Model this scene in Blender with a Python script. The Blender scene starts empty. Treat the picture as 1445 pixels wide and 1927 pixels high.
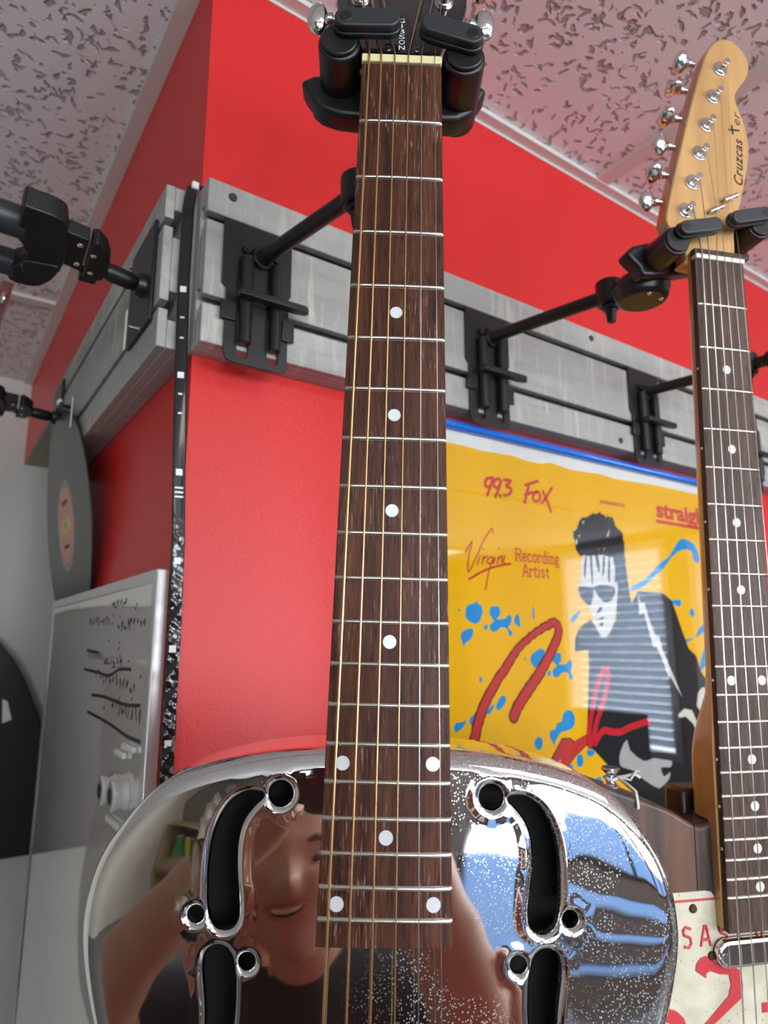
import bpy, bmesh, math, random
import numpy as np
from mathutils import Vector, Matrix, geometry
R = math.radians
random.seed(4)
S = bpy.context.scene
COL = S.collection
CAM_Z = 1850.0            # lens height above the floor in mm; all lengths below are millimetres from the lens

# ------------------------------------------------------------------ camera, world, exposure
def wv(x, y, z): return Vector((x / 1000, y / 1000, (z + CAM_Z) / 1000))
yaw, pitch, roll = R(55.52), R(11.254), R(-0.079)
fw = Vector((math.cos(yaw) * math.cos(pitch), math.sin(yaw) * math.cos(pitch), math.sin(pitch)))
rt = Vector((math.sin(yaw), -math.cos(yaw), 0)); up = rt.cross(fw)
rt2 = rt * math.cos(roll) + up * math.sin(roll); up2 = up * math.cos(roll) - rt * math.sin(roll)
cd = bpy.data.cameras.new('camera'); cam = bpy.data.objects.new('camera', cd); COL.objects.link(cam)
cam.matrix_world = Matrix.Translation(wv(0, 0, 0)) @ Matrix((rt2, up2, -fw)).transposed().to_4x4()
cd.sensor_fit = 'VERTICAL'; cd.sensor_height = 36; cd.lens = 1250 * 36 / 1927
cd.clip_start = 0.01; cd.clip_end = 60
cd.dof.use_dof = True; cd.dof.focus_distance = 0.345; cd.dof.aperture_fstop = 11
S.camera = cam
S.view_settings.view_transform = 'Standard'; S.view_settings.look = 'None'
S.view_settings.gamma = 1; S.view_settings.use_curve_mapping = False
S.view_settings.exposure = 0.0
S.cycles.use_denoising = True
S.cycles.max_bounces = 8; S.cycles.glossy_bounces = 5; S.cycles.transparent_max_bounces = 12
S.cycles.caustics_reflective = False; S.cycles.sample_clamp_indirect = 6
W = bpy.data.worlds.new('world'); S.world = W; W.use_nodes = True
nt = W.node_tree; bg = nt.nodes['Background']
tc = nt.nodes.new('ShaderNodeTexCoord'); sp = nt.nodes.new('ShaderNodeSeparateXYZ'); cr = nt.nodes.new('ShaderNodeValToRGB')
nt.links.new(tc.outputs['Generated'], sp.inputs[0]); nt.links.new(sp.outputs['Z'], cr.inputs[0])
nt.links.new(cr.outputs[0], bg.inputs[0])
cr.color_ramp.elements[0].position = 0.0; cr.color_ramp.elements[0].color = (.30, .36, .42, 1)
cr.color_ramp.elements[1].position = 0.35; cr.color_ramp.elements[1].color = (.42, .62, 1, 1)
e = cr.color_ramp.elements.new(0.06); e.color = (.62, .78, 1, 1)
bg.inputs[1].default_value = 3.2
TROFFER = 5.2             # emission of the ceiling light diffusers
DAYLIGHT = 21.0           # watts of the daylight area lamps standing outside the windows

# ------------------------------------------------------------------ materials
def newmat(name):
    m = bpy.data.materials.new(name); m.use_nodes = True
    return m, m.node_tree, m.node_tree.nodes['Principled BSDF']
def mat(name, c, r=.5, metal=0, spec=None, coat=0, coat_r=.05, emit=None, es=0):
    m, t, b = newmat(name)
    b.inputs['Base Color'].default_value = (*c, 1); b.inputs['Roughness'].default_value = r; b.inputs['Metallic'].default_value = metal
    if spec is not None: b.inputs['Specular IOR Level'].default_value = spec
    b.inputs['Coat Weight'].default_value = coat; b.inputs['Coat Roughness'].default_value = coat_r
    if emit: b.inputs['Emission Color'].default_value = (*emit, 1); b.inputs['Emission Strength'].default_value = es
    return m
def coords(t, scale, rot=(0, 0, 0)):
    a = t.nodes.new('ShaderNodeTexCoord'); mp = t.nodes.new('ShaderNodeMapping')
    mp.inputs['Scale'].default_value = scale; mp.inputs['Rotation'].default_value = rot
    t.links.new(a.outputs['Object'], mp.inputs[0]); return mp.outputs[0]
def noise(t, vec, scale=1, detail=4, dist=0, rough=.5):
    n = t.nodes.new('ShaderNodeTexNoise'); n.inputs['Scale'].default_value = scale; n.inputs['Detail'].default_value = detail
    n.inputs['Distortion'].default_value = dist; n.inputs['Roughness'].default_value = rough
    t.links.new(vec, n.inputs['Vector']); return n.outputs['Fac']
def ramp(t, fac, stops):
    n = t.nodes.new('ShaderNodeValToRGB'); el = n.color_ramp.elements
    while len(el) < len(stops): el.new(.5)
    for k, (p, c) in enumerate(stops):
        el[k].position = p; el[k].color = (*c, 1) if len(c) == 3 else c
    t.links.new(fac, n.inputs[0]); return n.outputs[0]
def mix(t, f, a, b, mode='MIX'):
    n = t.nodes.new('ShaderNodeMix'); n.data_type = 'RGBA'; n.blend_type = mode
    for s, v in ((n.inputs[0], f), (n.inputs[6], a), (n.inputs[7], b)):
        if isinstance(v, (int, float)): s.default_value = v
        elif isinstance(v, tuple): s.default_value = (*v, 1)
        else: t.links.new(v, s)
    return n.outputs[2]
def bump(t, b, h, strength=.3, dist=.001):
    n = t.nodes.new('ShaderNodeBump'); n.inputs['Strength'].default_value = strength; n.inputs['Distance'].default_value = dist
    t.links.new(h, n.inputs['Height']); t.links.new(n.outputs[0], b.inputs['Normal'])
def g3(v): return (v, v, v)
def wall_mat(name, c, r=.42):
    m, t, b = newmat(name); v = coords(t, (1, 1, 1))
    n = noise(t, v, 260, 3); n2 = noise(t, v, 2.2, 3)
    t.links.new(mix(t, ramp(t, n2, [(.3, g3(0)), (.7, g3(1))]), tuple(x * .94 for x in c), c), b.inputs['Base Color'])
    b.inputs['Roughness'].default_value = r; b.inputs['Specular IOR Level'].default_value = .34; bump(t, b, n, .35, .0006); return m
RED = wall_mat('red eggshell wall paint', (.66, .027, .026), .40)
WHITEWALL = wall_mat('off white wall paint', (.62, .61, .55), .6)
BEIGEWALL = wall_mat('beige wall paint', (.55, .50, .42), .7)
SOFFIT = wall_mat('bare beige soffit board', (.42, .39, .31), .8)
FLOORM = mat('dark grey vinyl floor', (.13, .125, .12), .2)
METALTRIM = mat('painted ceiling grid metal', (.66, .64, .60), .45)
def ceiling_mat():
    m, t, b = newmat('fissured acoustic tile'); v = coords(t, (1, 1, 1))
    # three crossing sets of short warped slits
    w = t.nodes.new('ShaderNodeTexNoise'); w.inputs['Scale'].default_value = 55; w.inputs['Detail'].default_value = 2.5
    t.links.new(v, w.inputs['Vector'])
    sc = t.nodes.new('ShaderNodeVectorMath'); sc.operation = 'SCALE'; sc.inputs['Scale'].default_value = .022
    t.links.new(w.outputs['Color'], sc.inputs[0])
    h = None
    for k, (ang, sx_, sy_, th) in enumerate(((12, 30, 95, .155), (63, 34, 92, .15), (118, 30, 100, .15), (158, 55, 90, .15))):
        ad = t.nodes.new('ShaderNodeVectorMath'); ad.operation = 'ADD'; t.links.new(v, ad.inputs[0]); t.links.new(sc.outputs[0], ad.inputs[1])
        mp = t.nodes.new('ShaderNodeMapping'); mp.vector_type = 'POINT'; mp.inputs['Rotation'].default_value = (0, 0, R(ang)); mp.inputs['Location'].default_value = (k * 3.7, k * 1.9, 0)
        t.links.new(ad.outputs[0], mp.inputs[0])
        m2 = t.nodes.new('ShaderNodeMapping'); m2.inputs['Scale'].default_value = (sx_, sy_, 0); t.links.new(mp.outputs[0], m2.inputs[0])
        vo = t.nodes.new('ShaderNodeTexVoronoi'); vo.inputs['Scale'].default_value = 1; t.links.new(m2.outputs[0], vo.inputs['Vector'])
        o = ramp(t, vo.outputs['Distance'], [(th, g3(0)), (th + .10, g3(1))])
        h = o if h is None else mix(t, 1.0, h, o, 'MULTIPLY')
    n3 = noise(t, v, 7, 3); n4 = noise(t, v, 190, 2)
    h = mix(t, ramp(t, n3, [(.56, g3(0)), (.68, g3(.55))]), h, (1, 1, 1))
    h2 = mix(t, .06, h, n4)
    t.links.new(mix(t, h, (.42, .385, .375), (.80, .78, .77)), b.inputs['Base Color'])
    b.inputs['Roughness'].default_value = .9; bump(t, b, h2, 1.0, .0032); return m
TILE = ceiling_mat()
def slat_mat(axis):
    m, t, b = newmat('weathered grey slat paint ' + 'XY'[axis])
    s = [55, 55, 55]; s[axis] = 5; v = coords(t, tuple(s)); s2 = [14, 14, 14]; s2[axis] = 120
    v2 = coords(t, tuple(s2)); v3 = coords(t, (9, 9, 9))
    a = noise(t, v, 1, 6, .4, .65); c = noise(t, v2, 1, 5, .3, .6); d = noise(t, v3, 1, 3)
    base = mix(t, ramp(t, a, [(.35, g3(0)), (.65, g3(1))]), (.29, .288, .262), (.42, .415, .38))
    base = mix(t, ramp(t, c, [(.52, g3(0)), (.66, g3(1))]), base, (.50, .48, .42))
    base = mix(t, ramp(t, d, [(.35, g3(.55)), (.6, g3(0))]), base, (.31, .305, .285))
    t.links.new(base, b.inputs['Base Color']); b.inputs['Roughness'].default_value = .62; bump(t, b, a, .25, .0008); return m
SLATX, SLATY = slat_mat(0), slat_mat(1)
def rosewood(name, dk, lt, fleck, slant=0.0, pore=.62):
    m, t, b = newmat(name)
    v = coords(t, (190, 9, 190), (0, 0, slant)); f = noise(t, v, 1, 5, .5, .6)
    v2 = coords(t, (1500, 75, 1500), (0, 0, slant)); p = noise(t, v2, 1, 3, .4)
    v3 = coords(t, (28, 14, 28)); q = noise(t, v3, 1, 2)
    c = ramp(t, f, [(.30, dk), (.52, tuple((x + y) / 2 for x, y in zip(dk, lt))), (.72, lt)])
    c = mix(t, ramp(t, p, [(.36, g3(.75)), (.44, g3(0))]), c, tuple(x * .35 for x in dk))
    msk = mix(t, 1.0, ramp(t, p, [(pore, g3(0)), (pore + .05, g3(1))]), ramp(t, q, [(.45, g3(0)), (.62, g3(1))]), 'MULTIPLY')
    c = mix(t, msk, c, fleck)
    t.links.new(c, b.inputs['Base Color']); b.inputs['Roughness'].default_value = .45; b.inputs['Specular IOR Level'].default_value = .22
    bump(t, b, p, .12, .0003); return m
ROSE = rosewood('brown rosewood fingerboard', (.022, .0075, .004), (.125, .042, .020), (.30, .19, .14))
ROSE2 = rosewood('greyish rosewood fingerboard', (.040, .026, .021), (.13, .076, .052), (.20, .15, .12), .10, .70)
def maple():
    m, t, b = newmat('amber lacquered maple'); v = coords(t, (60, 6, 60)); f = noise(t, v, 1, 5, .4)
    t.links.new(ramp(t, f, [(.3, (.50, .27, .095)), (.7, (.66, .39, .155))]), b.inputs['Base Color'])
    b.inputs['Roughness'].default_value = .28; b.inputs['Coat Weight'].default_value = .5; return m
MAPLE = maple()
def barnwood():
    m, t, b = newmat('weathered brown plank'); v = coords(t, (90, 7, 90)); f = noise(t, v, 1, 7, .8, .65)
    v2 = coords(t, (14, 2.2, 14)); q = noise(t, v2, 1, 3)
    c = ramp(t, f, [(.3, (.008, .006, .005)), (.5, (.040, .030, .026)), (.72, (.095, .078, .070))])
    c = mix(t, ramp(t, q, [(.5, g3(0)), (.62, g3(.8))]), c, (.15, .058, .025))
    t.links.new(c, b.inputs['Base Color']); b.inputs['Roughness'].default_value = .42; bump(t, b, f, .5, .001); return m
BARN = barnwood()
def chrome_mat():
    m, t, b = newmat('polished chrome plate'); b.inputs['Metallic'].default_value = 1
    v = coords(t, (1, 1, 1)); n = noise(t, v, 2600, 1); q = noise(t, v, 22, 3); w = noise(t, v, 16, 2)
    vo = t.nodes.new('ShaderNodeTexVoronoi'); vo.inputs['Scale'].default_value = 850; t.links.new(v, vo.inputs['Vector'])
    dust = mix(t, 1.0, ramp(t, vo.outputs['Distance'], [(.22, g3(1)), (.32, g3(0))]), ramp(t, q, [(.44, g3(0)), (.58, g3(1))]), 'MULTIPLY')
    sx = t.nodes.new('ShaderNodeSeparateXYZ'); t.links.new(v, sx.inputs[0]); side = t.nodes.new('ShaderNodeMapRange')      # dust has settled on the treble side
    side.inputs['From Min'].default_value = -.02; side.inputs['From Max'].default_value = .03; t.links.new(sx.outputs['X'], side.inputs['Value'])
    dust = mix(t, side.outputs[0], (0, 0, 0), dust)
    t.links.new(mix(t, dust, (.80, .79, .77), (.24, .225, .20)), b.inputs['Base Color'])
    t.links.new(mix(t, dust, (.035, .035, .035), (.55, .55, .55)), b.inputs['Roughness'])
    inv = t.nodes.new('ShaderNodeInvert'); t.links.new(dust, inv.inputs['Color']); t.links.new(inv.outputs[0], b.inputs['Metallic'])
    bump(t, b, w, .5, .0011); return m
CHROME = chrome_mat()
CHROME2 = mat('bright chrome hardware', (.80, .79, .77), .07, 1)
NICKEL = mat('worn nickel', (.62, .60, .55), .2, 1)
FRETM = mat('nickel fret wire', (.75, .72, .66), .22, 1)
BRONZE = mat('bronze wound string', (.80, .48, .24), .25, 1)
STEEL = mat('plain steel string', (.74, .70, .68), .2, 1)
NUTM = mat('cream nut', (.72, .66, .36), .35)
NUTW = mat('pale bone nut', (.80, .78, .66), .35)
PEARL = mat('pearl inlay', (.66, .70, .72), .22, coat=.4)
CLAY = mat('off white dot', (.66, .66, .60), .4)
INKBLACK = mat('gloss black lacquer', (.006, .006, .007), .10, coat=.6)
DARKNECK = mat('dark stained neck', (.020, .010, .007), .3)
RUBBER = mat('soft black rubber', (.020, .023, .026), .42)
PLASTIC = mat('black moulded plastic', (.0060, .0065, .0070), .38)
PLATE = mat('black powder coated steel', (.0075, .0085, .0095), .40)
BLACKIN = mat('painted interior shade', (.004, .004, .004), .9)
LETTER = mat('white headstock lettering', (.85, .85, .85), .4)
INK = mat('black ink', (.012, .010, .009), .5)
ALU = mat('brushed aluminium frame', (.66, .66, .65), .32, .6)
BLACKGLOSS = mat('black rubber strip', (.008, .008, .009), .16, coat=.5)
LEDW = mat('white LED chip', (.80, .82, .80), .3)
SKIN = None

# ------------------------------------------------------------------ object helpers
OFF = {}
def off_of(o):
    while o is not None:
        if o.name in OFF: return OFF[o.name]
        o = o.parent
    return Vector((0, 0, -CAM_Z))
def tagp(o, label=None, cat=None, group=None, kind=None):
    if label: o['label'] = label
    if cat: o['category'] = cat
    if group: o['group'] = group
    if kind: o['kind'] = kind
    return o
def thing(name, label, cat, loc, group=None, rot=None):
    o = bpy.data.objects.new(name, None); COL.objects.link(o); o.empty_display_size = .05
    l = Vector(loc)
    if rot is None:
        o.location = wv(*loc); OFF[o.name] = l
    else:
        o.matrix_world = Matrix.Translation(wv(*loc)) @ rot.to_4x4(); OFF[o.name] = Vector((0, 0, 0))
    return tagp(o, label, cat, group)
class MB:
    def __init__(s): s.v = []; s.f = []; s.m = []; s.cur = 0
    def add(s, vs, fs):
        k = len(s.v); s.v += [tuple(p) for p in vs]; s.f += [tuple(i + k for i in f) for f in fs]; s.m += [s.cur] * len(fs); return s
    def box(s, x0, x1, y0, y1, z0, z1):
        vs = [(x, y, z) for z in (z0, z1) for y in (y0, y1) for x in (x0, x1)]
        return s.add(vs, [(0, 2, 3, 1), (4, 5, 7, 6), (0, 1, 5, 4), (2, 6, 7, 3), (0, 4, 6, 2), (1, 3, 7, 5)])
    def prism(s, poly, h0, h1, fn=lambda a, b, h: (a, b, h)):
        n = len(poly); ar = sum(poly[i][0] * poly[(i + 1) % n][1] - poly[(i + 1) % n][0] * poly[i][1] for i in range(n))
        if ar < 0: poly = poly[::-1]
        vs = [fn(a, b, h0) for a, b in poly] + [fn(a, b, h1) for a, b in poly]
        fs = [tuple(range(n - 1, -1, -1)), tuple(range(n, 2 * n))] + [(i, (i + 1) % n, (i + 1) % n + n, i + n) for i in range(n)]
        return s.add(vs, fs)
    def cyl(s, p0, p1, r0, r1=None, n=20, caps=True):
        p0, p1 = Vector(p0), Vector(p1); r1 = r0 if r1 is None else r1
        return s.tube([p0, p1], [r0, r1], n, caps)
    def tube(s, pts, r, n=12, caps=True):
        pts = [Vector(p) for p in pts]; k = len(pts); r = r if isinstance(r, (list, tuple)) else [r] * k
        vs = []; u = None
        for i, p in enumerate(pts):
            d = (pts[min(i + 1, k - 1)] - pts[max(i - 1, 0)]).normalized()
            if u is None: u = d.orthogonal().normalized()
            u = (u - d * u.dot(d)).normalized(); w = d.cross(u)
            for a in range(n):
                t = 2 * math.pi * a / n; vs.append(p + (u * math.cos(t) + w * math.sin(t)) * r[i])
        fs = [(i * n + a, i * n + (a + 1) % n, (i + 1) * n + (a + 1) % n, (i + 1) * n + a) for i in range(k - 1) for a in range(n)]
        if caps: fs += [tuple(range(n - 1, -1, -1)), tuple(range((k - 1) * n, k * n))]
        return s.add(vs, fs)
    def ball(s, c, r, n=20, m=12, fn=None):
        c = Vector(c); rr = Vector(r) if not isinstance(r, (int, float)) else Vector((r, r, r)); vs = []
        for j in range(1, m):
            ph = math.pi * j / m
            for a in range(n):
                t = 2 * math.pi * a / n; vs.append(Vector((math.sin(ph) * math.cos(t), math.sin(ph) * math.sin(t), math.cos(ph))))
        vs += [Vector((0, 0, 1)), Vector((0, 0, -1))]
        if fn: vs = [fn(v) for v in vs]
        else: vs = [Vector((v.x * rr.x, v.y * rr.y, v.z * rr.z)) for v in vs]
        vs = [v + c for v in vs]; T, B = len(vs) - 2, len(vs) - 1
        fs = [(j * n + a, (j + 1) * n + a, (j + 1) * n + (a + 1) % n, j * n + (a + 1) % n) for j in range(m - 2) for a in range(n)]
        fs += [(T, a, (a + 1) % n) for a in range(n)] + [(B, (m - 2) * n + (a + 1) % n, (m - 2) * n + a) for a in range(n)]
        return s.add(vs, fs)
    def mesh(s, me, M):
        k = len(s.v); s.v += [tuple(M @ v.co) for v in me.vertices]
        for p in me.polygons: s.f.append(tuple(i + k for i in p.vertices)); s.m.append(s.cur)
        return s
    def xf(s, fn): s.v = [tuple(fn(Vector(p))) for p in s.v]; return s
def part(name, mb, m, parent=None, bevel=0, seg=2, smooth=35, label=None):
    o0 = off_of(parent) if parent is not None else Vector((0, 0, -CAM_Z))
    me = bpy.data.meshes.new(name)
    me.from_pydata([((p[0] - o0.x) / 1000, (p[1] - o0.y) / 1000, (p[2] - o0.z) / 1000) for p in mb.v], [], mb.f)
    for k in (m if isinstance(m, (list, tuple)) else [m]): me.materials.append(k)
    me.polygons.foreach_set('material_index', mb.m); me.validate(); me.update()
    bm = bmesh.new(); bm.from_mesh(me); bmesh.ops.recalc_face_normals(bm, faces=bm.faces); bm.to_mesh(me); bm.free()
    o = bpy.data.objects.new(name, me); COL.objects.link(o)
    if parent is not None: o.parent = parent
    if smooth:
        me.polygons.foreach_set('use_smooth', [True] * len(me.polygons)); me.set_sharp_from_angle(angle=R(smooth))
    if bevel:
        b = o.modifiers.new('bevel', 'BEVEL'); b.width = bevel / 1000; b.segments = seg; b.limit_method = 'ANGLE'; b.angle_limit = R(38); b.harden_normals = False
    if label: o['label'] = label
    return o
def struct(name, mb, m, label=None, **k):
    o = part(name, mb, m, None, **k); o['kind'] = 'structure'; return o
def eval_mesh(ob):
    dg = bpy.context.evaluated_depsgraph_get(); me = bpy.data.meshes.new_from_object(ob.evaluated_get(dg)); bpy.data.objects.remove(ob, do_unlink=True); return me
def shape2d(loops, h0, h1, bev=0, res=2, smooth=False):
    """closed 2-D outlines (mm, holes allowed) filled and extruded between h0 and h1, returned as a mesh in mm"""
    cu = bpy.data.curves.new('c', 'CURVE'); cu.dimensions = '2D'; cu.fill_mode = 'BOTH'
    for lp in loops:
        sp = cu.splines.new('POLY'); sp.points.add(len(lp) - 1)
        for q, (x, y) in zip(sp.points, lp): q.co = (x, y, 0, 1)
        sp.use_cyclic_u = True
    cu.extrude = max((h1 - h0) / 2 - bev, .0001); cu.bevel_depth = bev; cu.bevel_resolution = res; cu.offset = -bev
    ob = bpy.data.objects.new('c', cu); COL.objects.link(ob); ob.location = (0, 0, 0); bpy.context.view_layer.update()
    me = eval_mesh(ob); c = (h0 + h1) / 2
    for v in me.vertices: v.co.z += c
    return me
def text_mesh(body, size, bold=0, shear=0, spacing=1, depth=.05, width=None):
    cu = bpy.data.curves.new('t', 'FONT'); cu.body = body; cu.size = size; cu.offset = bold; cu.shear = shear; cu.space_character = spacing
    cu.extrude = depth; cu.resolution_u = 4
    ob = bpy.data.objects.new('t', cu); COL.objects.link(ob); bpy.context.view_layer.update(); me = eval_mesh(ob)
    xs = [v.co.x for v in me.vertices]
    if width:
        k = width / (max(xs) - min(xs)); x0 = min(xs)
        for v in me.vertices: v.co.x = (v.co.x - x0) * k
    return me
def smooth_loop(pts, n=4, closed=True):
    """Catmull-Rom through the points"""
    out = []; k = len(pts)
    rng = range(k if closed else k - 1)
    for i in rng:
        g = (lambda j: pts[j % k]) if closed else (lambda j: pts[max(0, min(k - 1, j))])
        p0, p1, p2, p3 = [Vector((*g(i + d)[:2], 0)) for d in (-1, 0, 1, 2)]
        for a in range(n):
            t = a / n
            q = .5 * ((2 * p1) + (p2 - p0) * t + (2 * p0 - 5 * p1 + 4 * p2 - p3) * t * t + (3 * p1 - p0 - 3 * p2 + p3) * t ** 3)
            out.append((q.x, q.y))
    if not closed: out.append(tuple(pts[-1][:2]))
    return out
LIFT = .0
def stroke(mb, pts, w, h0, h1, fn, rnd=6):
    """a flat brush stroke along pts, width w, as joined quads with round ends"""
    pts = smooth_loop(pts, 4, False) if len(pts) > 2 else pts
    ws = w if isinstance(w, list) else None; n = len(pts); L = []; Rr = []
    for i, p in enumerate(pts):
        a = pts[max(i - 1, 0)]; b = pts[min(i + 1, n - 1)]; dx, dy = b[0] - a[0], b[1] - a[1]; l = math.hypot(dx, dy) or 1
        if ws:
            u = i / max(n - 1, 1) * (len(ws) - 1); k = int(min(u, len(ws) - 2)); ww = ws[k] + (ws[k + 1] - ws[k]) * (u - k)
        else: ww = w
        L.append((p[0] - dy / l * ww / 2, p[1] + dx / l * ww / 2)); Rr.append((p[0] + dy / l * ww / 2, p[1] - dx / l * ww / 2))
    for i in range(n - 1):
        e = h1 + i * LIFT; mb.add([fn(*L[i], e), fn(*Rr[i], e), fn(*Rr[i + 1], e), fn(*L[i + 1], e)], [(0, 1, 2, 3)])
    for p, ww in ((pts[0], ws[0] if ws else w), (pts[-1], ws[-1] if ws else w)):
        mb.add([fn(p[0] + ww / 2 * math.cos(t * math.pi / rnd), p[1] + ww / 2 * math.sin(t * math.pi / rnd), h1 + (len(pts) + 1) * LIFT + .01) for t in range(2 * rnd)], [tuple(range(2 * rnd))])
def circle(cx, cy, r, n=24): return [(cx + r * math.cos(2 * math.pi * i / n), cy + r * math.sin(2 * math.pi * i / n)) for i in range(n)]
def capsule(a, b, r, n=8):
    a, b = Vector((*a, 0)), Vector((*b, 0)); t = math.atan2(b.y - a.y, b.x - a.x); o = []
    for i in range(n + 1): u = t - math.pi / 2 + math.pi * i / n; o.append((b.x + r * math.cos(u), b.y + r * math.sin(u)))
    for i in range(n + 1): u = t + math.pi / 2 + math.pi * i / n; o.append((a.x + r * math.cos(u), a.y + r * math.sin(u)))
    return o
def copy_tree(o, parent=None):
    c = o.copy(); COL.objects.link(c); c.parent = parent
    for ch in [x for x in bpy.data.objects if x.parent == o]: copy_tree(ch, c)
    return c
XZ = lambda a, b, h: (a, -h, b)          # draws a 2-D outline upright, h towards the viewer of the right wall

# ------------------------------------------------------------------ the room (mm, lens at the origin)
ZF, ZC = -CAM_Z, 640.0
RW, LW = 524.0, 163.5          # plane of the right-hand wall (y) and of the left-hand wall (x); they meet in an outer corner
struct('wall_right', MB().box(LW, 3560, RW, RW + 54, ZF, ZC + 8), RED)
struct('wall_left', MB().box(LW, LW + 54, RW + 54.2, 1121, ZF, ZC + 8).box(LW, LW + 54, 1121, 1800, 437, ZC + 8), [RED])
struct('trim_1', MB().box(LW + 1, LW + 53, 1122, 1799, 433, 437), SOFFIT)                       # underside of the header
struct('wall_back', MB().box(-4060, 1400, 1800, 1860, ZF, ZC + 8), WHITEWALL)
struct('wall_inner', MB().box(1400, 1460, 578.5, 1860, ZF, ZC + 8), WHITEWALL)
struct('wall_side', MB().box(-4120, -4060, -3260, 1860, ZF, ZC + 8), BEIGEWALL)
struct('floor', MB().box(-4120, 3560, -3260, 1860, ZF - 40, ZF), FLOORM)
struct('ceiling', MB().box(-4120, 3560, -3260, 1860, ZC + 6, ZC + 40), TILE)
# T-bar grid and wall angles
g = MB()
for X in (725, 1945, 3165, -495, -1715, -2935): g.box(X - 12, X + 12, -3200, RW if X > LW else 1800, ZC, ZC + 5.9)
struct('trim_2', g, METALTRIM)
g = MB()
for Y in (1337, 117, -1103, -2323): g.box(-4060, LW if Y > RW else 3500, Y - 12, Y + 12, ZC + .3, ZC + 5.8)
struct('trim_3', g, METALTRIM)
struct('trim_4', MB().box(LW - 16, 3500, RW - 15, RW - .2, ZC - 1, ZC + 5.5).box(LW - 1.2, 3500, RW - 1.4, RW - .2, ZC - 4, ZC - 1), METALTRIM)
struct('trim_5', MB().box(LW - 19, LW - .2, RW - 15, 1799, ZC - 1.2, ZC + 5.4), METALTRIM)
# storefront behind the photographer and the side window whose blinds the poster glass mirrors
def holed_wall(name, axis, c0, c1, a0, a1, holes, m):
    """wall between a0..a1 and floor..ceiling with rectangular holes (b0, b1, z0, z1)"""
    g = MB(); xs = sorted({a0, a1} | {h[0] for h in holes} | {h[1] for h in holes})
    for p, q in zip(xs, xs[1:]):
        col = [h for h in holes if h[0] <= p and h[1] >= q]; z = ZF
        for h in sorted(col, key=lambda h: h[2]) + [None]:
            top = h[2] if h else ZC + 8
            if top > z:
                if axis == 'y': g.box(p, q, c0, c1, z, top)
                else: g.box(c0, c1, p, q, z, top)
            if h: z = h[3]
    struct(name, g, m)
front = [(-2750, -1750, -1000, 350), (-1420, -920, -1750, 250), (-760, 500, -1000, 420), (650, 1500, -1000, 420), (1650, 3000, -1000, 420), (-760, 1500, -1300, -1170), (-760, 1500, -1520, -1420), (-760, 1500, -1740, -1650)]  # leftmost opening added to brighten the ceiling, three low slits for blue chrome streaks
side = [(-1985, -1205, -640, 600), (-1080, -960, -640, 600)]
holed_wall('wall_front', 'y', -3260, -3200, -4060, 3500, front, mat('taupe wall paint', (.22, .205, .19), .6))
holed_wall('wall_window', 'x', 3500, 3560, -3260, RW, side, mat('brown taupe wall paint', (.19, .165, .14), .6))
GL, t, b = newmat('clear glass'); t.nodes.remove(b)
gl = t.nodes.new('ShaderNodeBsdfGlossy'); gl.inputs['Roughness'].default_value = 0.0; tr = t.nodes.new('ShaderNodeBsdfTransparent')
lw = t.nodes.new('ShaderNodeLayerWeight'); lw.inputs['Blend'].default_value = .5
pw_ = t.nodes.new('ShaderNodeMath'); pw_.operation = 'POWER'; pw_.inputs[1].default_value = 5; t.links.new(lw.outputs['Facing'], pw_.inputs[0])
fr = t.nodes.new('ShaderNodeMath'); fr.operation = 'MULTIPLY_ADD'; fr.inputs[1].default_value = .93; fr.inputs[2].default_value = .042; t.links.new(pw_.outputs[0], fr.inputs[0]); mx = t.nodes.new('ShaderNodeMixShader')
for a, c in ((fr.outputs[0], mx.inputs[0]), (tr.outputs[0], mx.inputs[1]), (gl.outputs[0], mx.inputs[2])): t.links.new(a, c)
t.links.new(mx.outputs[0], t.nodes['Material Output'].inputs[0])
FRAMEW = mat('white window frame', (.7, .7, .68), .4); FRAMED = mat('dark bronze window frame', (.05, .045, .04), .4)
BLIND, t, b = newmat('translucent white blind slat'); b.inputs['Base Color'].default_value = (.78, .80, .82, 1); b.inputs['Roughness'].default_value = .5
tl_ = t.nodes.new('ShaderNodeBsdfTranslucent'); tl_.inputs[0].default_value = (.55, .68, .85, 1); mx = t.nodes.new('ShaderNodeMixShader'); mx.inputs[0].default_value = .45
t.links.new(b.outputs[0], mx.inputs[1]); t.links.new(tl_.outputs[0], mx.inputs[2]); t.links.new(mx.outputs[0], t.nodes['Material Output'].inputs[0])
nw = 0
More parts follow.
